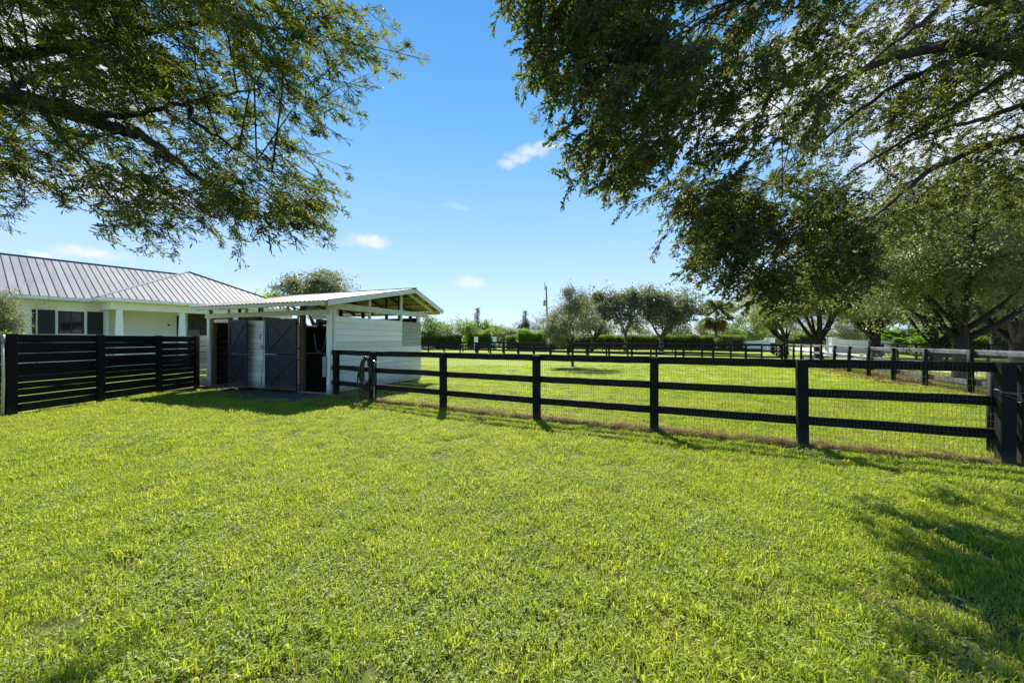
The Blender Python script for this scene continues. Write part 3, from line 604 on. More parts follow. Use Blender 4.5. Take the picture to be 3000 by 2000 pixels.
bd('fascia', SH(-.3, bE, zE - .085), SH(6.2, bE, zE - .085), .13, .03, 'trim_wood', segs=6)
bd('fascia', SH(-.3, bF, zF - .095), SH(6.2, bF, zF - .095), .13, .03, 'trim_wood', segs=4)
for b_ in (4.85, 6.1): bd('lookout', SH(-.44, b_, rz(b_) - .1), SH(-.05, b_, rz(b_) - .1), .1, .05, 'trim_wood')
# rubber mats
def mat_obj(pts, label):
    mb = MB(); P = [gnd(*p) for p in pts]; mb.prism([(p.x, p.y, .006) for p in P], (0, 0, 1), .02); o = mb.build('rubber_mat', 'rubber', origin=P[0])
    tag(o, label, 'mat', 'rubber mats before the stall openings'); return o
mat_obj([(721, 1178), (786, 1183), (952, 1165), (962, 1156), (872, 1144)], 'dusty black rubber mat on the ground before the right-hand stall opening')
mat_obj([(545, 1140), (560, 1153), (650, 1148), (712, 1133), (640, 1124)], 'dark rubber mat on the ground before the left-hand stall opening')

# hose on the fence post
ho = thing('garden_hose', 'black garden hose coiled over the fence post beside the stable', 'hose', (-4.2, 10.7, 1.2))
hr = random.Random(5)
for k in range(13):
    mb = MB(); w_ = hr.uniform(.10, .25); hgt = hr.uniform(.36, .53); cx = -4.2 + hr.uniform(-.03, .05); cy = 10.67 + hr.uniform(-.06, .02); tp = 1.3 + hr.uniform(-.04, .03); tl = hr.uniform(-.12, .12)
    pts = []
    for i in range(33):
        t = 2 * math.pi * i / 32; x = w_ * math.sin(t) * (1 - .25 * math.cos(t)); zz = hgt * math.cos(t)
        pts.append((cx + x + tl * zz, cy + .03 * math.sin(2 * t + k), tp - hgt + zz))
    mb.tube(pts, .0155, 7, cap=False); mb.build('hose_loop', 'hose', ho, True)
MB().tube([(-4.3, 10.66, .5), (-4.38, 10.62, .3), (-4.33, 10.6, .1), (-4.25, 10.58, .02), (-4.1, 10.55, .02)], .0125, 7).build('hose_end', 'hose', ho, True)
nz_ = MB().tube([(-4.02, 10.62, 1.24), (-3.88, 10.6, 1.15)], [.016, .022], 8).build('spray_nozzle', 'chrome', ho, True)
MB().board((-3.97, 10.61, 1.21), (-3.96, 10.62, 1.1), .03, .02, (1, 0, 0)).build('trigger', 'iron', nz_)
MB().tube([(-4.0, 10.73, 0), (-4.0, 10.73, 1.2)], .02, 8).build('water_pipe', 'pvc', ho, True)

# ------------------------------------------------------------------ house
P0 = Vector((-25.06, 22.0, 0)); d_ = Vector((.54, .8417, 0)); n_ = Vector((.8417, -.54, 0)); ZE = 4.24; WM_ = 5.6; PT = .5
def H(s, w, z): return P0 + d_ * s - n_ * w + Z * z          # w: depth behind the main eave line
ho_ = thing('house', 'long white single-storey house with grey standing-seam metal roof behind the fence', 'house', H(0, 3, 0))
def clip(poly, s0, s1):
    def cut(pl, f):
        out = []
        for i in range(len(pl)):
            a_, b_ = pl[i], pl[(i + 1) % len(pl)]; fa, fb = f(a_), f(b_)
            if fa >= 0: out.append(a_)
            if (fa >= 0) != (fb >= 0): t = fa / (fa - fb); out.append((a_[0] + (b_[0] - a_[0]) * t, a_[1] + (b_[1] - a_[1]) * t))
        return out
    pl = cut(poly, lambda p: p[0] - s0); return cut(pl, lambda p: s1 - p[0]) if pl else pl
def roof_plane(poly, org, sa, ra, pw=.325):
    """poly in (s, r): s along the eave, r up the slope (3-D length)"""
    nn = sa.cross(ra).normalized()
    if nn.z < 0: nn = -nn
    s = min(p[0] for p in poly); smax = max(p[0] for p in poly); k = 0
    while s < smax - .02:
        pl = clip(poly, s, s + pw)
        if len(pl) >= 3:
            mb = MB(); mb.prism([org + sa * p[0] + ra * p[1] for p in pl], nn, .02)
            e0 = [p for p in pl if abs(p[0] - s) < 1e-4]
            if len(e0) >= 2:
                r0, r1 = min(p[1] for p in e0), max(p[1] for p in e0)
                if r1 - r0 > .05:
                    p = org + sa * s + nn * .045; mb.board(p + ra * r0 - nn * .012, p + ra * r1 - nn * .012, .022, .03, sa, 1, 0, .003, 1)
            mb.build('roof_panel', ['metal_roof', 'roof_seam'], ho_)
        s += pw
sl = math.sqrt(1 + PT * PT); rise_dir = (-n_ + Z * PT).normalized(); LS = WM_ * sl
PW, PD = 11.3, 1.9                                            # porch width and projection
# main front slope (left part), the porch roof covers the rest
roof_plane([(-22, 0), (.1, 0), (5.6, LS), (5.6, LS), (-22, LS)], H(0, 0, ZE), d_, rise_dir)
roof_plane([(-22, 0), (5.6, 0), (5.6, LS), (-22, LS)], H(0, 2 * WM_, ZE), d_, (n_ + Z * PT).normalized())
C0 = H(.0, -PD, ZE)
pk = PW / 2; LP = pk * sl
roof_plane([(0, 0), (PW, 0), (pk, LP)], C0, d_, rise_dir)
side_dir = (d_ + Z * PT).normalized()
roof_plane([(0, 0), (PD + 5.6, 0), (PD + 5.6, LP), (pk, LP)], C0 - n_ * 0, -n_, side_dir)
roof_plane([(0, 0), (PD + 2 * WM_, 0), (PD + 2 * WM_ - 1, LP), (pk, LP)], C0 + d_ * PW, -n_, (-d_ + Z * PT).normalized())
def hline(name, a_, b_, r_, mat='metal_roof'): MB().tube([a_, b_], r_, 6).build(name, mat, ho_)
pkp = C0 + d_ * pk - n_ * pk + Z * (pk * PT)
hline('ridge_cap', H(-22, WM_, ZE + WM_ * PT + .04), H(5.6, WM_, ZE + WM_ * PT + .04), .07, 'roof_seam')
hline('hip_cap', C0 + Z * .03, pkp + Z * .05, .06); hline('hip_cap', C0 + d_ * PW + Z * .03, pkp + Z * .05, .06, 'roof_seam')
# gutters and fascia
def eave(a_, b_):
    MB().board(a_ - Z * .09, b_ - Z * .09, .15, .1, segs=1).build('gutter', 'white_paint', ho_)
eave(H(-22, -.03, ZE), H(0, -.03, ZE)); eave(C0 + n_ * .03, C0 + d_ * PW + n_ * .03); eave(C0 - d_ * .03 + n_ * .05, H(-.03, 0, ZE))
# soffit, walls
MB().prism([H(-22, .05, ZE - .19), H(0, .05, ZE - .19), H(0, 1.0, ZE - .19), H(-22, 1.0, ZE - .19)], (0, 0, 1), .03).build('soffit', 'stucco', ho_)
MB().prism([H(0.03, -PD + .06, ZE - .19), H(PW, -PD + .06, ZE - .19), H(PW, 8, ZE - .19), H(0.03, 8, ZE - .19)], (0, 0, 1), .03).build('porch_ceiling', 'stucco', ho_)
WD = .85
def house_s(px, w):
    r = (px - HX) / F; o = H(0, w, 0); return (r * o.y - o.x) / (d_.x - r * d_.y)
def wall(name, s0, s1, w0, w1, z0, z1, mat='stucco'):
    a_, b_ = H(s0, w0, 0), H(s1, w1, 0); hh = z1 - z0
    MB().board(a_ + Z * (z0 + hh / 2), b_ + Z * (z0 + hh / 2), hh, .15, ch=.003).build(name, mat, ho_)
ws = [(house_s(33, WD), house_s(76, WD)), ]
win = (house_s(169, WD), house_s(246, WD)); zt, zb = 3.50, 2.17
s_end = house_s(300, WD)
win0 = (win[0] - 5.1, win[1] - 5.1)
wall('wall', -22, win0[0], WD, WD, 0, ZE - .2); wall('wall', win0[1], win[0], WD, WD, 0, ZE - .2); wall('wall', win[1], 11, WD, WD, 0, ZE - .2)
for w_ in (win0, win):
    wall('wall', w_[0], w_[1], WD, WD, 0, zb); wall('wall', w_[0], w_[1], WD, WD, zt, ZE - .2)
    wd = w_[1] - w_[0]; fr = thing('window', '', ''); 
    bpy.data.objects.remove(fr)
    c = H((w_[0] + w_[1]) / 2, WD - .02, (zt + zb) / 2)
    fo = MB()
    for s_ in (-1, 1):
        fo.board(c + d_ * s_ * (wd / 2 - .04) - Z * (zt - zb) / 2, c + d_ * s_ * (wd / 2 - .04) + Z * (zt - zb) / 2, .08, .12, d_)
        fo.board(c + Z * s_ * ((zt - zb) / 2 - .04) - d_ * (wd / 2 - .08), c + Z * s_ * ((zt - zb) / 2 - .04) + d_ * (wd / 2 - .08), .08, .12)
    fo.board(c - Z * (zt - zb) / 2, c + Z * (zt - zb) / 2, .05, .07, d_)
    f_ = fo.build('window', 'iron', ho_, origin=c)
    MB().board(c - d_ * wd / 2 - n_ * .03, c + d_ * wd / 2 - n_ * .03, zt - zb, .02).build('pane', 'glass', f_)
    MB().board(c - d_ * (wd / 2 + .12) - Z * ((zt - zb) / 2 + .05) + n_ * .1, c + d_ * (wd / 2 + .12) - Z * ((zt - zb) / 2 + .05) + n_ * .1, .1, .12).build('sill', 'white_paint', f_)
    for s_ in (-1, 1):
        cc = c + d_ * s_ * (wd / 2 + .52) + n_ * .12
        sh_ = MB(); sh_.board(cc - Z * .69, cc + Z * .69, .82, .03, d_); 
        for zz in (-.64, 0, .64): sh_.board(cc + n_ * .025 + Z * zz - d_ * .4, cc + n_ * .025 + Z * zz + d_ * .4, .08, .02)
        for j in range(28):
            zz = -.6 + j * .044
            if abs(zz) > .05: sh_.board(cc + n_ * .022 + Z * zz - d_ * .36, cc + n_ * .022 + Z * zz + d_ * .36, .03, .012)
        sh_.build('shutter', 'shutter', ho_, origin=cc)
# downspout
MB().tube([H(house_s(105, .1), -.02, ZE - .15), H(house_s(104, .7), .5, ZE - .5), H(house_s(98, WD) + .1, WD - .14, ZE - .75), H(house_s(98, WD) + .1, WD - .14, 0)], .045, 6).build('downspout', 'white_paint', ho_, True)
# porch: end wall, beam, columns, back wall with painted-on recess shade
wall('porch_wall', .7, .7, WD, -PD + 2.0, 0, ZE - .2)
beam_w = -PD + .62
MB().board(H(.55, beam_w, ZE - .42), H(PW - .5, beam_w, ZE - .42), .44, .34, ch=.004).build('porch_beam', 'stucco', ho_)
MB().board(H(.62, beam_w + .1, ZE - .42), H(.62, WD, ZE - .42), .44, .3, ch=.004).build('porch_beam', 'stucco', ho_)
for px in (350, 533, None, None):
    s_ = house_s(px, beam_w) if px else (7.6 if not hasattr(st, 'k') else 0)
    if px is None: break
    c = H(s_, beam_w, 0)
    vs = []; 
    for (z, r_) in ((0, .3), (1.8, .27), (3.3, .2), (3.5, .195), (ZE - .64, .2)):
        vs.append((c + Z * z, r_))
    mb = MB(); mb.tube([v[0] for v in vs], [v[1] for v in vs], 4); o = mb.build('column', 'white_paint', ho_)
for s_ in (6.9, 10.4):
    c = H(s_, beam_w, 0); MB().tube([c, c + Z * 1.8, c + Z * (ZE - .64)], [.3, .27, .2], 4).build('column', 'white_paint', ho_)
sr = house_s(515, WD + .1)
MB().board(H(house_s(511, WD) , WD - .1, 2.9), H(house_s(511, WD), WD - .1, 3.0), .05, .04).build('wall_lamp', 'iron', ho_)
bx = house_s(493, WD); MB().board(H(bx, WD - .1, 2.78), H(bx, WD - .1, 2.9), .12, .06, d_).build('meter_box', 'iron', ho_)
# garage-like opening at the porch's right end: flat board painted as shaded recess
MB().board(H(sr, WD - .12, 1.85), H(sr + .18, WD - .12, 1.85), 3.3, .05).build('door', 'bark', ho_)
MB().board(H(sr + .6, WD - .12, 1.95), H(10.9, WD - .12, 1.95), 3.7, .04).build('opening_shade', 'room_shade', ho_)
x1 = house_s(565, WD); MB().board(H(x1 - .35, WD - .16, 2.1), H(x1 + .35, WD - .16, 2.1), .9, .05).build('dark_window', 'glass', ho_)

# ------------------------------------------------------------------ trees
CL = {}
def protos(kind):
    if kind in CL: return CL[kind]
    spec = {'mid': (22, .45, .17, .085), 'fine': (30, .42, .105, .055), 'row': (16, .6, .27, .14), 'oak17': (32, .42, .1, .055), 'far': (26, .7, .24, .12), 'hedge': (30, .28, .11, .055), 'small': (30, .25, .06, .03), 'pine': (40, .5, .3, .035)}[kind]
    CL[kind] = [cluster_proto(*spec, seed=10 + i) for i in range(4)]; return CL[kind]
def tree(name, label, base, H_, crown, leaf='leaf_green', kind='mid', n=900, blobs=26, trunk_r=.2, fork=1.8, seed=1, bark='bark', cat='tree', group=None, limbs=7, sigma=.2, wisps=.15, lean=(0, 0), stems=1, scl=(.7, 1.2), zmin=0):
    """crown: list of ellipsoids (dx, dy, z, rx, ry, rz, weight)"""
    r = np.random.default_rng(seed); pr = random.Random(seed); base = Vector((base[0], base[1], 0))
    root = thing(name, label, cat, base, group); cen = []; rad = []
    wsum = sum(c[6] for c in crown)
    for (dx, dy, z, rx, ry, rz_, w) in crown:
        m_ = max(3, int(round(blobs * w / wsum)))
        d = unit(r.normal(size=(m_, 3))) * (r.uniform(.35, 1, (m_, 1)) ** .6) * .86
        cen.append(np.array([base.x + dx, base.y + dy, z]) + d * np.array([rx, ry, rz_])); rad.append(np.tile(np.array([rx, ry, rz_]), (m_, 1)))
    cen = np.concatenate(cen); rad = np.concatenate(rad)
    k = r.integers(0, len(cen), n); wv = r.uniform(.5, 1.2, len(cen))
    k = r.choice(len(cen), n, p=wv / wv.sum())
    P = cen[k] + r.normal(size=(n, 3)) * rad[k] * sigma * r.uniform(.7, 1.25, (len(cen), 1))[k]
    ww = r.random(n) < wisps; P[ww] = cen[k][ww] + r.normal(size=(ww.sum(), 3)) * rad[k][ww] * sigma * 1.9
    P[:, 2] = np.maximum(P[:, 2], zmin + .3)
    scatter('crown', protos(kind), [leaf], P, rots(n, r), r.uniform(scl[0], scl[1], n), root)
    mb = MB(); top = Vector((base.x + lean[0], base.y + lean[1], fork))
    mb.tube([base - Z * .1, base + Z * .15 + (top - base) * .02, base.lerp(top, .5) + Vector((pr.uniform(-.04, .04), 0, 0)), top], [trunk_r * 1.35, trunk_r * 1.1, trunk_r * .95, trunk_r * .92], 10)
    order = sorted(range(len(cen)), key=lambda i: pr.random())
    mains = []
    for i in order[:limbs]:
        e = Vector(cen[i]); s_ = top - Z * pr.uniform(0, .25) * fork; hv = e - s_
        m1 = s_ + Vector((hv.x * .3, hv.y * .3, hv.z * .22)) + Vector((pr.uniform(-.15, .15),) * 3); m2 = s_ + Vector((hv.x * .66, hv.y * .66, hv.z * .6)) + Vector((pr.uniform(-.2, .2), pr.uniform(-.2, .2), 0))
        r0 = trunk_r * pr.uniform(.38, .62); mb.tube([s_, m1, m2, e], [r0, r0 * .8, r0 * .5, r0 * .15], 7); mains += [m1, m2, m2.lerp(e, .5)]
    for i in order[limbs:]:
        e = Vector(cen[i]); s_ = min(mains, key=lambda q: (q - e).length) if mains else top
        mb.tube([s_, s_.lerp(e, .5) + Z * .08 * (e - s_).length, e], [trunk_r * .17, trunk_r * .11, .012], 5)
    mb.build('trunk', bark, root, True); return root

# --- young oak in the near paddock
tree('young_oak', 'grey-green young oak standing alone on the grass inside the near paddock', (4.0, 24.4), 5.6, [(0, 0, 3.1, 2.1, 2.1, 1.35, 1), (.1, 0, 4.35, 1.15, 1.1, 1.1, .5), (-.7, 0, 2.3, 1.2, 1.2, .8, .35)],
     'leaf_olive', 'fine', 820, 60, .085, 1.2, 3, 'bark', sigma=.12, wisps=.3, limbs=9, scl=(.5, .9))
# --- row of oaks in front of the hedge
tree('oak_tree', 'grey-leaved oak before the hedge, partly hidden by the young paddock oak', (12.9, 60), 9, [(0, 0, 6.2, 4.3, 4, 3.3, 1), (2, 0, 8.2, 2, 2, 1.8, .3)], 'leaf_olive', 'row', 620, 44, .3, 2.2, 21, lean=(.5, 0), scl=(.7, 1.45), sigma=.16, wisps=.25)
tree('oak_tree', 'slender open-crowned oak before the hedge, second from the utility pole', (18.4, 60), 9, [(0, 0, 6.8, 3.9, 3.6, 3.2, 1), (1.3, 0, 8.6, 2, 2, 1.3, .25)], 'leaf_olive', 'row', 520, 40, .27, 3.2, 22, 'bark_light', scl=(.7, 1.4), sigma=.15, wisps=.25)
tree('oak_tree', 'fullest grey-green oak before the hedge, just left of the palm', (24.2, 60), 10, [(.6, 0, 7.0, 5.0, 4.6, 3.5, 1), (-1, 0, 8.6, 2.4, 2.4, 1.6, .3)], 'leaf_olive', 'row', 1000, 58, .36, 2.6, 23, 'bark_light', scl=(.7, 1.45), sigma=.15, wisps=.25)
# --- tree rising behind the stable, shrub by the house, yellow-green tops
tree('oak_tree', 'open-crowned oak rising behind the stable roof', (-15.6, 30), 8, [(0, 0, 5.6, 3.5, 3, 1.9, 1), (-.2, 0, 6.4, 2.4, 2, 1.3, .5)], 'leaf_olive', 'mid', 800, 60, .2, 2.4, 24, sigma=.10, wisps=.3, scl=(.5, 1.1))
tree('palm_clump', 'yellow-green feathery treetop just showing left of the stable roof', (-21.5, 33), 5, [(0, 0, 4.9, 1.3, 1.3, .95, 1)], 'leaf_bright', 'far', 90, 9, .12, 2, 25)
tree('garden_shrub', 'grey-green shrub in front of the house at the left edge', (-18.75, 13.2), 3.6, [(0, 0, 2.5, .85, .9, 1.1, 1)], 'leaf_olive', 'small', 750, 30, .07, 1.0, 26, cat='shrub', scl=(.6, 1.1))
tree('leafy_plant', 'bright green leafy plant showing above the left end of the board fence', (-17.6, 12.5), 2.2, [(0, 0, 1.75, .6, .5, .3, 1)], 'leaf_bright', 'small', 90, 8, .03, .8, 27, cat='plant')

# --- oaks along the drive
DR = dict(leaf='leaf_drive', group='oaks along the drive')
tree('drive_oak', 'smallest oak by the drive gate, its thin stems fanning from a low fork', (33.7, 45.5), 9, [(-.5, 0, 5.9, 4.9, 4.5, 2.6, 1), (-2, 0, 5.0, 3.3, 3, 1.8, .5)], n=1250, blobs=42, trunk_r=.3, fork=1.7, seed=31, limbs=9, kind='mid', scl=(.7, 1.2), **DR)
tree('drive_oak', 'oak with a fan of dark upright limbs left of the right-hand gate leaf', (29.8, 36), 10, [(0, 0, 6.9, 5.4, 5, 3.2, 1), (-1.5, 0, 5.4, 4.2, 4, 1.9, .5)], n=1800, blobs=50, trunk_r=.36, fork=1.9, seed=32, limbs=10, kind='mid', **DR)
tree('drive_oak', 'thick-trunked oak standing before the right-hand gate wall', (38.2, 39), 11, [(0, 0, 7.6, 6.2, 5.5, 3.6, 1), (-1, 0, 5.2, 5, 4, 1.8, .4)], n=1800, blobs=50, trunk_r=.52, fork=2.3, seed=33, limbs=9, kind='mid', **DR)
tree('drive_oak', 'low-forked leaning oak on the far side of the drive between two larger oaks', (34.6, 30.2), 10, [(0, 0, 7.2, 6, 5.5, 3.4, 1), (-1.2, 0, 5.2, 4.6, 4.2, 1.7, .4)], n=1900, blobs=50, trunk_r=.36, fork=1.5, seed=34, limbs=9, kind='mid', **DR)
tree('drive_oak', 'big dark-trunked oak close behind the grey-railed fence on the right', (20.5, 16.9), 10, [(0.5, 0, 6.3, 5.6, 5.0, 3.0, 1), (-.5, 0, 4.8, 4.4, 4, 1.3, .4)], n=3600, blobs=80, trunk_r=.27, fork=2.3, seed=35, limbs=10, kind='oak17', scl=(.7, 1.2), **DR)
tree('drive_oak', 'oak at the right edge, its trunk cut by the frame', (29.0, 21.2), 10, [(0, 0, 7.0, 5.6, 5.5, 3.3, 1), (-.5, 0, 5, 4.6, 4, 1.5, .4)], n=2000, blobs=55, trunk_r=.34, fork=1.9, seed=36, limbs=9, kind='mid', **DR)
tree('drive_oak', 'farther oak behind the low-forked one across the drive', (47, 36), 11, [(0, 0, 7, 6.5, 6, 4, 1)], n=1300, blobs=40, trunk_r=.4, fork=2.2, seed=37, limbs=8, kind='mid', scl=(.9, 1.5), **DR)
tree('drive_oak', 'farthest oak at the right, behind the bright low hedge', (60, 42), 12, [(0, 0, 7, 8, 7, 5, 1)], n=1300, blobs=40, trunk_r=.4, fork=2.2, seed=38, limbs=8, kind='mid', scl=(1, 1.8), **DR)

# --- background trees (each its own)
BG = [
 ('broad_tree', 'tree with airy branches just right of the stable wall in the distance', 1262, 75, 6.3, 3.6, 'leaf_green', 1.0),
 ('broad_tree', 'flat-topped spreading tree right of the stable in the distance', 1335, 75, 6.4, 5.2, 'leaf_green', 1.0),
 ('broad_tree', 'yellow-green rounded tree left of the taller thin conifer', 1378, 84, 4.6, 3.4, 'leaf_bright', 1.0),
 ('broad_tree', 'rounded green tree right behind the taller thin conifer', 1432, 90, 6.2, 4.2, 'leaf_green', 1.0),
 ('broad_tree', 'green tree with dull top right of the white gate posts', 1462, 95, 5.6, 4.6, 'leaf_green', 1.0),
 ('broad_tree', 'grey-green feathery tree left of the small conifer', 1497, 88, 4.6, 3.8, 'leaf_olive', 1.0),
 ('pine_tree', 'round-headed pine beneath the small conifer top', 1540, 86, 6.3, 3.6, 'leaf_pine', 1.0),
 ('broad_tree', 'dull green tree behind the utility pole', 1590, 92, 7.0, 4.5, 'leaf_olive', 1.0),
 ('broad_tree', 'tree in the gap behind the young paddock oak', 1660, 95, 7.2, 5.6, 'leaf_olive', 1.0),
 ('broad_tree', 'background tree seen between the first two hedge oaks', 1765, 92, 6.2, 5.6, 'leaf_green', 1.0),
 ('broad_tree', 'background tree seen between the second and third hedge oaks', 1872, 92, 5.6, 5.4, 'leaf_olive', 1.0),
 ('broad_tree', 'low olive tree behind the hedge right of the fullest oak', 1985, 88, 6.0, 5.0, 'leaf_olive', 1.0),
 ('broad_tree', 'grey-green tree directly left behind the palm trunk', 2050, 84, 5.6, 4.4, 'leaf_olive', 1.0),
 ('broad_tree', 'deep green layered tree right of the palm trunk', 2130, 78, 7.0, 5.4, 'leaf_green', 1.0),
 ('broad_tree', 'dark layered tree behind the thin tall pole and the white wall', 2200, 76, 6.2, 5.2, 'leaf_green', 1.0),
 ('broad_tree', 'tree behind the wall left of the drive gate', 2262, 84, 6.0, 4.6, 'leaf_green', 1.0),
 ('broad_tree', 'distant tree seen through the open gateway, to its left', 2330, 120, 8, 7, 'leaf_olive', 1.0),
 ('broad_tree', 'distant tree seen through the middle of the open gateway', 2400, 118, 8.5, 7, 'leaf_green', 1.0),
 ('broad_tree', 'pale feathery tree behind the right-hand gate pillar', 2480, 80, 8.6, 6, 'leaf_olive', 1.0),
 ('broad_tree', 'grey-green tree behind the right-hand gate wall', 2540, 78, 8.0, 6, 'leaf_olive', 1.0),
 ('broad_tree', 'green tree behind the far end of the right-hand gate wall', 2610, 72, 8.0, 6, 'leaf_green', 1.0),
 ('broad_tree', 'green tree behind the right hedge, left of the big dark trunk', 2690, 70, 8.5, 6.5, 'leaf_green', 1.0),
 ('broad_tree', 'dark tree behind the bright low hedge at the right', 2790, 66, 8.5, 7, 'leaf_green', 1.0),
 ('broad_tree', 'dark tree beyond the right hedge near the edge of the view', 2890, 64, 8.5, 7, 'leaf_green', 1.0),
 ('broad_tree', 'last dark tree beyond the hedge at the right edge', 2985, 60, 8.5, 7, 'leaf_green', 1.0),
]
for i, (nm, lab, px, Y, top, rx, lf, w) in enumerate(BG):
    x = (px - HX) / F * Y; rz_ = top / 2 * .9
    cr = [(0, 0, top - rz_ * 1.0, rx, rx * .9, rz_, 1), (rnd.uniform(-.4, .4) * rx, 0, top - rz_ * .55, rx * .5, rx * .5, rz_ * .6, .35), (rnd.uniform(-.5, .5) * rx, 0, top * .35, rx * .8, rx * .7, top * .25, .4)]
    tree(nm, lab, (x, Y), top, cr, lf, 'pine' if nm == 'pine_tree' else 'far', int(230 * w), 20, .16 + rnd.random() * .1, top * .3, 100 + i, 'bark', group='background trees beyond the paddocks', sigma=.17, limbs=5, scl=(.7, 1.35))
def conifer(label, px, Y, ytop, ybot, wpx, seed):
    r = np.random.default_rng(seed); x = (px - HX) / F * Y; zt_ = EYE + (HY - ytop) / F * Y; zb_ = EYE + (HY - ybot) / F * Y; w = wpx / F * Y / 2
    root = thing('conifer', label, 'tree', (x, Y, 0), 'thin conifers on the skyline'); mb = MB(); mb.tube([(x, Y, 0), (x + .1, Y, zt_ * .6), (x, Y, zt_)], [.22, .14, .04], 6)
    P = []
    for t in range(11):
        z = zb_ + (zt_ - zb_) * (t / 10.5); ww = w * (1.15 - .75 * t / 10) * r.uniform(.65, 1.2)
        for k in range(5):
            a_ = r.uniform(0, 6.28); e = Vector((x + ww * math.cos(a_), Y + ww * math.sin(a_), z + .25)); mb.tube([(x, Y, z), e], [.04, .015], 4)
            for q in (.6, 1.0): P.append((x + ww * q * math.cos(a_), Y + ww * q * math.sin(a_), z + .2 * q))
    mb.build('trunk', 'bark', root); P = np.array(P); scatter('crown', protos('pine'), ['leaf_pine'], P, rots(len(P), r), r.uniform(.5, .9, len(P)), root)
conifer('taller thin conifer standing above the distant trees left of centre', 1398, 88, 904, 975, 24, 61)
conifer('shorter thin conifer top left of the utility pole', 1539, 90, 912, 985, 22, 62)

def palm(label, px, Y, zc, fr_len, n, seed, mats=('leaf_palm', 'leaf_gold'), tr=.22):
    r = random.Random(seed); x = (px - HX) / F * Y; root = thing('palm_tree', label, 'palm', (x, Y, 0))
    MB().tube([(x - .1, Y, -.1), (x, Y, zc * .4), (x + .05, Y, zc)], [tr * 1.2, tr, tr * .95], 10).build('trunk', 'palm_bark', root, True)
    def frond_mesh(mat, sd_):
        q = random.Random(sd_); mb = MB(); st_ = fr_len * .5
        pts = [Vector((st_ * t, 0, -.12 * fr_len * t * t)) for t in (0, .5, 1)]; mb.tube(pts, [.035, .025, .02], 4)
        hub = pts[-1]
        for k in range(25):
            a_ = (k - 12) / 12 * 1.9; ln = fr_len * .62 * (1 - .25 * abs(k - 12) / 12) * q.uniform(.8, 1.12); d = Vector((math.cos(a_), math.sin(a_), -.12 - .12 * abs(a_)))
            s_ = Vector((-d.y, d.x, 0)) * .042 * fr_len / 2; m_ = hub + d * ln * .55; e = hub + d * ln - Z * ln * .28
            mb.add([hub, m_ - s_, e, m_ + s_ + Z * .02], [(0, 1, 2), (0, 2, 3)])
        return mb.mesh('frond', mat)
    ms = [frond_mesh(mats[0], 1), frond_mesh(mats[0], 2)]; md_ = frond_mesh(mats[1], 3)
    for k in range(n):
        pitch = R(r.uniform(-75, 40)) if k < n * .72 else R(r.uniform(35, 70)); me = ms[k % 2] if k < n * .78 else md_
        o = bpy.data.objects.new('frond', me); COL.objects.link(o); o.parent = root; o.location = (.05, 0, zc); o.rotation_euler = (r.uniform(-.3, .3), pitch, k * 2.399)
        s_ = r.uniform(.85, 1.12); o.scale = (s_, s_, s_)
palm('cabbage palm with dry golden lower fronds standing before the hedge', 2098, 66, 6.6, 3.2, 34, 71)
palm('palm with brown hanging fronds behind the bright hedge at the right', 2890, 44, 3.2, 2.4, 24, 72, ('leaf_dead', 'leaf_dead'))
palm('low green palm left of the bright hedge, under the drive oaks', 2635, 52, 1.6, 3.0, 22, 73, ('leaf_bright', 'leaf_green'))
palm('second low green palm beside the first, under the drive oaks', 2668, 50, 1.2, 2.6, 20, 74, ('leaf_bright', 'leaf_green'))

def hedge(name, label, line, w, h, leaf, n, seed, cat='hedge', uneven=.1, kind='hedge', scl=(.9, 1.7), z0=0, group=None):
    r = np.random.default_rng(seed); root = thing(name, label, cat, (line[0][0], line[0][1], 0), group); P = []; mb = MB()
    ln = [math.dist(line[i], line[i + 1]) for i in range(len(line) - 1)]; tot = sum(ln)
    for i in range(len(line) - 1):
        a_, b_ = np.array(line[i]), np.array(line[i + 1]); m_ = int(n * ln[i] / tot); d = (b_ - a_) / ln[i]; nn = np.array([-d[1], d[0]]); t = r.random(m_)
        face = r.random(m_); s_ = np.where(face < .45, -1, np.where(face < .6, 1, r.uniform(-1, 1, m_))) * w / 2; zz = np.where(face < .6, r.random(m_) * h, h)
        zz = zz + uneven * np.sin(t * ln[i] * 1.3 + seed) * (zz / h) + r.normal(size=m_) * .07; xy = a_ + (b_ - a_) * t[:, None] + nn * (s_ + r.normal(size=m_) * .1)[:, None]
        P.append(np.column_stack([xy, zz + z0]))
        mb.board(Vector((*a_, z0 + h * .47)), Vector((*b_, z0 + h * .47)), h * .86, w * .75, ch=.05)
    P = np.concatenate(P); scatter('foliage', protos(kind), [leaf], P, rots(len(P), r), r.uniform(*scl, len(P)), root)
    mb.build('shade_core', 'core_shade', root); return root  # solid inner box whose dark colour stands in for shade between the leaves
hedge('hedge', 'long clipped green hedge behind the row of oaks', [(-1, 74), (12, 72), (42, 67)], 1.6, 2.45, 'leaf_green', 3600, 81)
hedge('bush', 'bright green rounded bush left of the hedge below the utility pole', [(1.2, 69.5), (7.0, 68.8)], 2.4, 3.3, 'leaf_bright', 700, 82, 'bush', .35)
hedge('bush', 'bright yellow-green bushes under the taller thin conifer', [(-9.5, 79), (-4.5, 79)], 2.2, 3.5, 'leaf_bright', 500, 83, 'bush', .45)
hedge('shrub_bed', 'reddish and pale flowering shrubs before the hedge below the palm', [(34, 61.5), (37.6, 60.5)], 1.3, 1.7, 'leaf_red', 380, 84, 'shrubs', .2)
hedge('hedge', 'bright yellow-green low hedge under the trees at the right', [(44, 40.5), (50, 38), (62, 35)], 1.5, 1.95, 'leaf_bright', 2200, 85)
hedge('hedge', 'dark low hedge at the far left of the distant trees', [(-24, 72), (-10, 73)], 1.6, 2.5, 'leaf_green', 1300, 86)
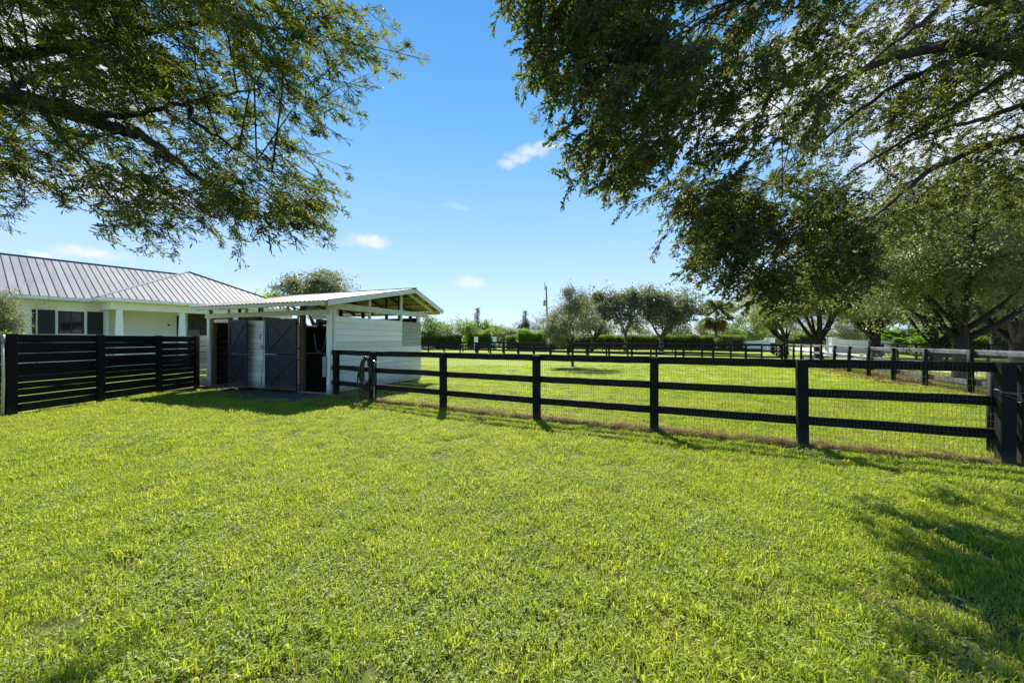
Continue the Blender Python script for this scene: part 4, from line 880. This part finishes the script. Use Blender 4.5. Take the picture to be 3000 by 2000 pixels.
hedge('hedge', 'green hedge beyond the drive, seen through the gateway', [(52, 100), (90, 96)], 2, 3.2, 'leaf_green', 900, 87, scl=(1.4, 2.4))

# utility pole, thin pole
up = thing('utility_pole', 'leaning wooden utility pole with a small transformer above the trees', 'utility pole', ((1606 - HX) / F * 80, 80, 0))
b0 = at(1606, 1010, 80); MB().tube([(b0.x, 80, 0), at(1600, 838, 80)], [.2, .15], 10).build('pole', 'pole_wood', up, True)
MB().tube([at(1600, 850, 80) + Vector((-.25, 0, 0)), at(1596, 826, 80)], [.09, .06], 6).build('pole_top_pin', 'pole_wood', up, True)
MB().tube([at(1595, 896, 80), at(1595, 880, 80)], .26, 12).build('transformer', 'galv', up, True)
MB().board(at(1595, 884, 80), at(1603, 884, 80), .1, .1).build('bracket', 'iron', up)
MB().tube([at(1595, 880, 80), at(1595.5, 874, 80)], [.07, .04], 6).build('insulator', 'white_paint', up, True)
tp = MB().tube([(at(2182, 1020, 62).x, 62, 0), at(2189, 865, 62)], [.06, .035], 8).build('thin_pole', 'galv', None, True, origin=(at(2182, 1020, 62).x, 62, 0))
tag(tp, 'very thin tall pole standing in front of the left gate wall', 'pole')

# gate walls, pillars and iron gates
def pillar(c, w, h, label):
    root = thing('gate_pillar', label, 'pillar', c, 'white pillars of the drive entrance')
    MB().board(Vector(c), Vector(c) + Z * h, w, w, (1, .1, 0), ch=.01).build('shaft', 'stucco', root)
    MB().board(Vector(c) + Z * h, Vector(c) + Z * (h + .12), w + .2, w + .2, (1, .1, 0), ch=.01).build('cap', 'white_paint', root)
pl, pr_ = Vector((41.8, 60, 0)), Vector((45.2, 52.3, 0))
pillar(pl, 1.0, 2.1, 'white pillar left of the open drive gate'); pillar(pr_, .8, 2.1, 'white pillar right of the open drive gate')
def gate_wall(a_, b_, h0, h1, label):
    a_, b_ = Vector(a_), Vector(b_); d = (b_ - a_).normalized(); n = Vector((-d.y, d.x, 0)); poly = [a_, b_]
    for t in range(11): k = 1 - t / 10; poly.append(a_.lerp(b_, k) + Z * (h0 + (h1 - h0) * k ** 2))
    o = MB().prism([p - n * .12 for p in poly], n, .24).build('entrance_wall', 'stucco', origin=a_); tag(o, label, 'wall', 'white walls of the drive entrance')
gate_wall((35, 60.5, 0), (41.25, 60.05, 0), 1.55, 1.85, 'low white wall left of the drive gate with upswept top')
gate_wall((56.5, 50.5, 0), (45.65, 52.2, 0), 1.6, 1.95, 'long pale wall right of the drive gate behind the oaks')
def iron_gate(hinge, d, label):
    hinge = Vector(hinge); d = Vector(d).normalized(); root = thing('iron_gate', label, 'gate', hinge, 'open iron gate leaves'); L_ = 3.4
    top = lambda s: 1.45 + .9 * (1 - s / L_) ** 2
    mb = MB(); mb.tube([hinge + d * (L_ * t / 12) + Z * top(L_ * t / 12) for t in range(13)], .035, 5); mb.board(hinge + Z * .15, hinge + d * L_ + Z * .15, .06, .04); mb.board(hinge + Z * 1.15, hinge + d * L_ + Z * 1.15, .05, .04)
    mb.board(hinge, hinge + Z * 2.3, .08, .08, d); mb.board(hinge + d * L_, hinge + d * L_ + Z * 1.45, .06, .06, d); mb.build('gate_frame', 'iron', root)
    for k in range(1, 24): s_ = L_ * k / 24; MB().tube([hinge + d * s_ + Z * .15, hinge + d * s_ + Z * top(s_)], .014, 4).build('bar', 'iron', root)
iron_gate(pl + Vector((.6, -.1, 0)), (.75, .8, 0), 'left leaf of the open arched iron drive gate'); iron_gate(pr_ + Vector((-.5, .1, 0)), (.70, .95, 0), 'right leaf of the open arched iron drive gate')
# small farm gate between two white posts, in the distance left of centre
for (px, lab) in ((1395, 'left white gatepost of the distant black farm gate'), (1449, 'right white gatepost of the distant black farm gate')):
    c = at(px, 1000, 68); c.z = 0; o = MB().board(c, c + Z * 2.35, .7, .5, (1, 0, 0), ch=.02).build('gatepost', 'stucco', origin=c); tag(o, lab, 'gatepost', 'white posts of the distant farm gate')
    MB().board(c + Z * 2.35, c + Z * 2.42, .8, .6, (1, 0, 0), ch=.02).build('cap', 'white_paint', o)
fg = thing('farm_gate', 'black boarded farm gate between two white posts in the distance', 'gate', (at(1422, 1000, 68).x, 68, 0))
for z in (.4, .8, 1.2, 1.6, 1.95): MB().board((at(1400, 0, 68).x + .15, 68, z), (at(1445, 0, 68).x - .15, 68, z), .2, .05).build('board', 'black_wood', fg)
for px in (1401, 1422, 1444): MB().board((at(px, 0, 68).x, 67.94, .2), (at(px, 0, 68).x, 67.94, 2.1), .12, .05, (1, 0, 0)).build('upright', 'black_wood', fg)
# heap of pale cuttings beyond the stable corner
mb = MB(); hp = at(1250, 1010, 66)
for k in range(26):
    a_ = rnd.uniform(0, 3.14); l_ = rnd.uniform(.6, 1.6); c = Vector((hp.x + rnd.gauss(0, .8), 66 + rnd.gauss(0, .5), max(.1, rnd.gauss(.45, .3)))); dv = Vector((math.cos(a_), math.sin(a_), rnd.uniform(-.3, .3))) * l_ / 2
    mb.board(c - dv, c + dv, .16, .05)
o = mb.build('timber_pile', 'weathered', origin=(hp.x, 66, 0)); tag(o, 'small heap of pale timber beyond the stable corner, behind the far fence', 'timber pile')

# ------------------------------------------------------------------ the two near trees whose boughs hang into view
def in_poly(x, y, poly):
    c = np.zeros(len(x), bool); n = len(poly); j = n - 1
    for i in range(n):
        xi, yi = poly[i]; xj, yj = poly[j]; hit = ((yi > y) != (yj > y)) & (x < (xj - xi) * (y - yi) / (yj - yi + 1e-9) + xi); c ^= hit; j = i
    return c
def sample_region(poly, y0, y1, n, r):
    xs = [p[0] for p in poly]; ys = [p[1] for p in poly]; out = np.zeros((0, 3))
    while len(out) < n:
        x = r.uniform(min(xs), max(xs), 4000); y = r.uniform(min(ys), max(ys), 4000); k = in_poly(x, y, poly); x, y = x[k], y[k]; Y = r.uniform(y0, y1, len(x))
        out = np.concatenate([out, np.column_stack([(x - HX) / F * Y, Y, EYE - (y - HY) / F * Y])])
    return out[:n]
def bough_tree(name, label, base, trunk_pts, trunk_rad, limbs, regions, pr_list, mats, seed, out_dir, strays, bark='bark', scl=(.75, 1.2), droop=(.1, .9)):
    r = np.random.default_rng(seed); root = thing(name, label, 'tree', base); mb = MB(); mb.tube(trunk_pts, trunk_rad, 12); LP_ = []
    for (pts, r0, r1) in limbs:
        P = []
        for i in range(len(pts) - 1):
            for t in np.linspace(0, 1, 6, endpoint=False): P.append(Vector(pts[i]).lerp(Vector(pts[i + 1]), t) + Vector(r.normal(size=3) * .012))
        P.append(Vector(pts[-1])); k = len(P); mb.tube(P, [r0 + (r1 - r0) * i / (k - 1) for i in range(k)], 9); LP_ += P
    LPn = np.array([tuple(p) for p in LP_]); PT = []; 
    for (poly, y0, y1, nblob, per, sg) in regions:
        c = sample_region(poly, y0, y1, nblob, r)
        for q in c:
            PT.append(q + r.normal(size=(per, 3)) * sg); dd = np.linalg.norm(LPn - q, axis=1); j = int(np.argmin(dd)); s_ = Vector(LPn[j]); e = Vector(q)
            if dd[j] < 1.6 and r.random() < .75:
                m_ = s_.lerp(e, .45) + Z * .12 * dd[j] + Vector(r.normal(size=3) * .06); rr = .004 + .005 * min(dd[j], 2)
                mb.tube([s_, m_, s_.lerp(e, .8) + Z * .08 * dd[j], e], [rr, rr * .8, rr * .5, .003], 5); 
    P = np.concatenate(PT); n = len(P)
    yaw = np.arctan2(out_dir[1], out_dir[0]) + r.normal(size=n) * .9; pit = r.uniform(*droop, n); ROT = np.column_stack([r.uniform(-.6, .6, n), pit, yaw]); SC = r.uniform(*scl, n)
    # hand-placed trailing sprays that break the outline
    for (px, py, Y, px2, py2) in strays:
        a_ = at(px, py, Y); b_ = at(px2, py2, Y * .98); L_ = (b_ - a_).length; m_ = max(2, int(L_ / .16)); d = (b_ - a_).normalized()
        mb.tube([a_, a_.lerp(b_, .5) + Z * .02 * L_, b_], [.006, .004, .002], 5)
        for i in range(m_):
            q = a_.lerp(b_, i / m_); P = np.vstack([P, [tuple(q)]]); ROT = np.vstack([ROT, [r.uniform(-.5, .5), -math.asin(max(-1, min(1, d.z))) + r.normal() * .25, math.atan2(d.y, d.x) + r.normal() * .35]]); SC = np.append(SC, r.uniform(.5, .75))
    scatter('crown', pr_list, mats, P, ROT, SC, root); mb.build('trunk', bark, root, True); return root
willow = [spray_proto(7, 9, .5, .07, .015, 200 + i, .3) for i in range(5)]
liveoak = [spray_proto(7, 8, .42, .056, .026, 300 + i, .3) for i in range(5)]
# left tree
Lr = [([(-1000, -700), (860, -700), (900, 0), (1040, 20), (1020, 110), (1020, 200), (930, 270), (900, 330), (880, 470), (840, 560), (700, 560), (560, 480), (430, 520), (250, 430), (100, 400), (-200, 520), (-1000, 420)], 3.6, 6.2, 300, 7, .2),
      ([(-1000, -800), (760, -800), (820, 60), (760, 260), (560, 350), (300, 330), (-200, 330), (-1000, 200)], 3.8, 6.8, 190, 8, .22),
      ([(250, 430), (430, 520), (440, 640), (330, 600), (260, 520)], 4.0, 4.9, 9, 5, .14), ([(430, 500), (620, 520), (560, 620), (500, 610)], 3.9, 4.8, 7, 4, .13),
      ([(620, 500), (880, 500), (860, 600), (720, 600)], 3.9, 5.0, 14, 5, .14), ([(-300, 330), (70, 380), (60, 560), (-300, 600)], 3.9, 5.2, 18, 6, .17)]
Ls = [(980, 120, 4.2, 1235, 172), (940, 230, 4.4, 1085, 262), (880, 330, 4.5, 1000, 400), (860, 480, 4.6, 985, 560), (840, 560, 4.4, 930, 665), (680, 560, 4.1, 712, 745), (400, 600, 4.3, 520, 705), (330, 560, 4.3, 460, 690), (560, 590, 4.2, 640, 700),
      (40, 520, 4.3, 110, 590), (120, 430, 4.4, 215, 560), (0, 600, 4.3, 45, 640), (900, 60, 4.5, 1110, 20), (920, 300, 4.6, 1085, 215), (780, 600, 4.4, 860, 640), (840, 430, 4.8, 1010, 490)]
tl = bough_tree('shade_tree', 'narrow-leaved tree whose boughs hang into the top left of the view', (-9.2, 3.6, 0), [(-9.2, 3.6, -.1), (-9.1, 3.6, 1.5), (-8.9, 3.8, 3.4), (-8.6, 4.2, 5.4), (-8.3, 4.4, 8)], [.42, .34, .3, .2, .08],
    [([(-9.0, 3.7, 3.0), (-7.4, 4.4, 4.5), at(0, 275, 4.4), at(220, 330, 4.3), at(330, 375, 4.2), at(400, 388, 4.2), at(520, 470, 4.2), at(640, 560, 4.2)], .15, .008),
     ([at(270, 345, 4.3), at(380, 335, 4.5), at(560, 300, 4.9), at(760, 260, 5.3)], .045, .01), ([(-8.8, 3.9, 3.9), (-7, 5, 5.6), at(300, 120, 5.4), at(600, 60, 5.5), at(900, 90, 5.2)], .11, .01),
     ([at(0, 275, 4.4), at(60, 250, 4.6), at(150, 200, 5.0), at(400, 180, 5.6), at(620, 190, 5.8)], .05, .012), ([at(100, 300, 4.35), at(180, 400, 4.3), at(260, 480, 4.25), at(340, 600, 4.25)], .03, .005),
     ([at(560, 300, 4.9), at(560, 350, 4.8), at(680, 430, 4.7), at(820, 520, 4.6)], .03, .005)],
    Lr, willow, ['leaf_willow', 'bark'], 401, (1, .05), Ls)
# right tree
Rr = [([(2450, -700), (3900, -700), (3900, 560), (3050, 560), (2700, 640), (2480, 560), (2420, 200)], 7.0, 8.7, 245, 8, .27),
      ([(2450, -700), (3900, -700), (3900, 20), (2500, 20)], 5, 8, 60, 8, .25), ([(2500, 0), (3100, 0), (3100, 90), (2560, 330)], 5.4, 7.6, 34, 7, .24), ([(2450, 250), (2850, 260), (2850, 380), (2450, 420)], 6.9, 7.6, 14, 5, .2),
      ([(1560, -700), (2450, -700), (2480, 60), (2450, 640), (2180, 700), (2060, 640), (1960, 560), (1800, 480), (1740, 380), (1740, 220), (1640, 160), (1600, 40)], 4.2, 7.2, 240, 9, .23),
      ([(1540, -400), (1900, -400), (2050, 200), (2000, 420), (1860, 500), (1720, 430), (1690, 300), (1620, 120)], 3.3, 4.8, 60, 8, .17),
      ([(1980, 560), (2500, 560), (2650, 700), (2450, 830), (2250, 840), (2160, 780), (2050, 690)], 4.9, 6.7, 62, 9, .19),
      ([(2300, 330), (2700, 420), (3900, 470), (3900, 600), (2900, 620), (2500, 740), (2300, 640)], 7.6, 9.0, 66, 8, .26)]
Rs = [(1620, 120, 3.6, 1510, 255), (1600, 20, 3.8, 1530, 120), (1700, 260, 3.5, 1560, 320), (1770, 470, 3.8, 1640, 555), (1700, 460, 3.7, 1730, 545), (1960, 560, 4.6, 1805, 615), (2000, 620, 5, 1905, 750), (2080, 720, 5.0, 2010, 770), (2140, 760, 5.2, 2085, 812), (1700, 390, 3.6, 1660, 455), (2180, 780, 5.4, 2190, 840)]
bough_tree('shade_tree', 'broad-leaved oak whose dark limbs and hanging sprays fill the top right', (12.2, 7.0, 0), [(12.2, 7.0, -.1), (12.15, 7.0, 1.5), (12.0, 7.1, 3.2), (11.8, 7.2, 5.5), (11.6, 7.4, 8.5)], [.6, .48, .42, .28, .1],
    [([(12.1, 7.0, 3.3), (10.6, 6.9, 5.6), at(3000, 160, 6.5), at(2880, 150, 6.4), at(2780, 130, 6.3), at(2620, 165, 6.1), at(2450, 240, 5.8), at(2300, 330, 5.6)], .19, .012),
     ([at(2840, 160, 6.4), at(2760, 190, 6.5), at(2650, 235, 6.6), at(2520, 320, 6.7), at(2400, 420, 6.8), at(2260, 540, 6.8)], .06, .01),
     ([(12.0, 7.1, 3.0), (11.2, 7.6, 4.6), at(3000, 400, 7.6), at(2860, 435, 7.6), at(2730, 495, 7.5), at(2650, 560, 7.4), at(2560, 640, 7.3), at(2440, 700, 7.2)], .11, .012),
     ([(11.9, 7.2, 3.6), at(3000, 305, 7.2), at(2880, 350, 7.1), at(2780, 370, 7.0), at(2650, 420, 7.0)], .07, .012),
     ([(11.9, 7.1, 5.0), at(3000, 30, 6.8), at(2800, -20, 6.4), at(2560, -60, 6.0)], .12, .03), ([at(2780, 0, 6.3), at(2680, 80, 6.0), at(2570, 170, 5.8), at(2440, 270, 5.6)], .045, .008),
     ([at(2620, -40, 6.0), at(2300, -60, 5.2), at(2050, 60, 4.6), at(1900, 220, 4.3)], .05, .01), ([at(2150, 0, 5.0), at(1900, -60, 4.2), at(1750, 60, 3.9), at(1680, 200, 3.8)], .03, .006),
     ([at(3000, 190, 6.5), at(2850, 280, 6.8), at(2700, 380, 7.0), at(2500, 500, 7.2), at(2360, 640, 7.2)], .05, .008)],
    Rr, liveoak, ['leaf_oak', 'bark'], 402, (-1, -.15), Rs, droop=(.15, 1.15))

# ------------------------------------------------------------------ lawn blades
def grass_proto(nb, rad, h0, h1, w, seed, spread=.5):
    r = np.random.default_rng(seed); a_ = r.uniform(0, 6.283, nb); q = rad * np.sqrt(r.random(nb)); base = np.column_stack([q * np.cos(a_), q * np.sin(a_), np.zeros(nb)])
    b_ = r.uniform(0, 6.283, nb); ln = r.uniform(h0, h1, nb); lean = r.uniform(.15, 1.0, nb) * spread; d = np.column_stack([np.cos(b_), np.sin(b_), np.zeros(nb)]); s_ = np.column_stack([-np.sin(b_), np.cos(b_), np.zeros(nb)])
    tw = r.uniform(-.9, .9, nb)[:, None]; s_ = unit(s_ + d * tw); w = (w * r.uniform(.7, 1.3, nb))[:, None]; L_ = ln[:, None]; le = lean[:, None]; zz = np.array([0, 0, 1.0])
    m_ = base + d * L_ * le * .35 + zz * L_ * .6; t_ = base + d * L_ * le * 1.15 + zz * L_ * (1.0 - .35 * le)
    v = np.stack([base - s_ * w * .5, base + s_ * w * .5, m_ + s_ * w * .45, m_ - s_ * w * .45, t_], 1).reshape(-1, 3)
    i = np.arange(nb) * 5; f = [tuple(x) for x in np.stack([i, i + 1, i + 2, i + 3], 1).tolist()] + [tuple(x) for x in np.stack([i + 3, i + 2, i + 4], 1).tolist()]
    return (v, f, np.repeat(r.random(nb), 5), [0] * len(f))
def weed_proto(nb, rad, L_, W_, seed):
    r = np.random.default_rng(seed); c = np.column_stack([r.normal(size=(nb, 2)) * rad * .5, r.uniform(.02, .05, nb)]); a_ = r.uniform(0, 6.283, nb)
    d = unit(np.column_stack([np.cos(a_), np.sin(a_), r.uniform(-.2, .5, nb)])); nr = unit(r.normal(size=(nb, 3)) * .35 + np.array([0, 0, 1])); s_ = r.uniform(.7, 1.3, nb)
    v, f, t = leaf_geo(nb, d, nr, L_ * s_, W_ * s_, c, r.random(nb)); return (v, f, t, [0] * len(f))
def lawn_points(y0, y1, dens, r, margin=1.1, xlim=(-11.9, 60), side=None):
    P = []; n = int(dens * ((y1 ** 2 - y0 ** 2) * 1.4 * margin + 2 * (y1 - y0))); 
    Y = np.sqrt(r.uniform(y0 * y0, y1 * y1, n)); X = r.uniform(-1, 1, n) * (Y * 1.4 * margin + .6); k = (X > xlim[0]) & (X < xlim[1])
    return np.column_stack([X[k], Y[k], np.zeros(k.sum())])
def noise2(P, s, seed=0):
    x, y = P[:, 0] * s + seed, P[:, 1] * s - seed
    return (np.sin(x * 1.7 + 1.3 * np.sin(y * 1.1)) + np.sin(y * 2.3 + 1.7 * np.sin(x * .9 + 2)) + np.sin((x + y) * 3.1 + np.sin(x * 2.7))) / 3
def keep_out(P):   # stable footprint and mats
    rel = P - np.array(NC); a_ = rel @ np.array(U); b_ = rel @ np.array(V_); k = ~((a_ > -.05) & (a_ < 6.2) & (b_ > -.9 + .25 * np.sin(a_ * 3)) & (b_ < 5.1))
    m2 = (a_ > -.2) & (a_ < 3.0) & (b_ > -1.6 + .2 * np.sin(a_ * 2)) & (b_ < 0); k &= ~(m2 & (rng.random(len(P)) < .96)); return k
def lawn(name, protos_, mat, segs, seed, thin=None, s=(.65, 1.3), spots=True):
    r = np.random.default_rng(seed); P = np.concatenate([lawn_points(y0, y1, dn, r) for (y0, y1, dn) in segs]); P = P[keep_out(P)]
    if spots:
        for (sx_, sy_, sr_) in SPOTS: d = np.hypot(P[:, 0] - sx_, (P[:, 1] - sy_) * 1.4); P = P[~((d < sr_ * r.uniform(.7, 1.25, len(P))) & (r.random(len(P)) < .9))]
    if thin is not None: P = P[thin(P, r)]
    n = len(P); sc = r.uniform(*s, n) * (1 + .18 * noise2(P, 1.1, 4)); sc *= np.where(P[:, 1] > 9, 1.25, 1)
    ro = np.column_stack([r.normal(size=n) * .08, r.normal(size=n) * .08, r.uniform(0, 6.283, n)]); return scatter(name, protos_, [mat], P, ro, sc)
gp = [grass_proto(150, .17, .03, .072, .0052, 500 + i, .9) for i in range(6)]
g1 = lawn('grass', gp, 'blade', [(1.5, 5, 66), (5, 9, 46), (9, 15, 26), (15, 26, 7)], 601, lambda P, r: (noise2(P, 2.1, 2) + noise2(P, .6, 7) * .6 + r.normal(size=len(P)) * .4) > -1.7)
g1['label'] = 'short bright green lawn grass'
wp = [weed_proto(52, .2, .022, .014, 520 + i) for i in range(4)]
lawn('clover', wp, 'weed', [(1.5, 5, 34), (5, 9, 14)], 602, lambda P, r: (noise2(P, 1.6, 5) + noise2(P, .5, 9) * .7 + r.normal(size=len(P)) * .5 - .03 * P[:, 0]) > .12)
tp_ = [grass_proto(14, .05, .06, .11, .0075, 540 + i, .8) for i in range(4)]
lawn('grass_tuft', tp_, 'blade', [(1.5, 5, 42), (5, 9, 16)], 603)
sp_ = [grass_proto(40, .16, .02, .05, .004, 560 + i, 1.4) for i in range(3)]
lawn('dry_grass', sp_, 'straw', [(1.5, 6, 22), (6, 12, 10)], 604, lambda P, r: (noise2(P, 2.4, 15) + r.normal(size=len(P)) * .3) > .2, spots=False)
r = np.random.default_rng(78); P = np.concatenate([np.column_stack([x + r.normal(size=9) * c * .6, y + r.normal(size=9) * c * .5, np.zeros(9)]) for (x, y, c) in SPOTS])
scatter('dry_grass', sp_, ['straw'], P, np.column_stack([r.normal(size=len(P)) * .1, r.normal(size=len(P)) * .1, r.uniform(0, 6.28, len(P))]), r.uniform(.4, .9, len(P)))
# straw along the foot of the near fence
r = np.random.default_rng(77); P = []
for i in range(1, len(main_pts) - 1):
    a_, b_ = np.array(main_pts[i]), np.array(main_pts[i + 1]); L_ = np.linalg.norm(b_ - a_); d = (b_ - a_) / L_; nn = np.array([-d[1], d[0]]); m_ = int(L_ * 95)
    P.append(np.column_stack([a_ + (b_ - a_) * r.random((m_, 1)) + nn * (r.normal(size=(m_, 1)) * .105 + .03), np.zeros(m_)])[r.random(m_) < .62 + .38 * np.sin(np.linspace(0, 19, m_) + i)])
m_ = 160; P.append(np.column_stack([np.array([-4.6, 11.2]) + r.normal(size=(m_, 2)) * np.array([.55, .3]), np.zeros(m_)]))
P = np.concatenate(P); sp2 = [grass_proto(46, .09, .05, .13, .0045, 570 + i, 1.3) for i in range(4)]
scatter('dry_fence_grass', sp2, ['straw'], P, np.column_stack([r.normal(size=len(P)) * .15, r.normal(size=len(P)) * .15, r.uniform(0, 6.28, len(P))]), r.uniform(.6, 1.25, len(P)))

litter = [weed_proto(40, .5, .07, .04, 580 + i) for i in range(3)]; r = np.random.default_rng(79); P = []
for i in range(9):
    a_, b_ = np.array(ptsC[i]), np.array(ptsC[i + 1]); d = (b_ - a_) / np.linalg.norm(b_ - a_); nn = np.array([d[1], -d[0]]); m_ = 60
    P.append(np.column_stack([a_ + (b_ - a_) * r.random((m_, 1)) + nn * (r.random((m_, 1)) ** 1.2 * 4.2 - .5), np.zeros(m_)]))
P = np.concatenate(P); scatter('leaf_litter', litter, ['leaf_dead'], P, np.column_stack([np.zeros(len(P)), np.zeros(len(P)), r.uniform(0, 6.28, len(P))]), r.uniform(.6, 1.3, len(P)))
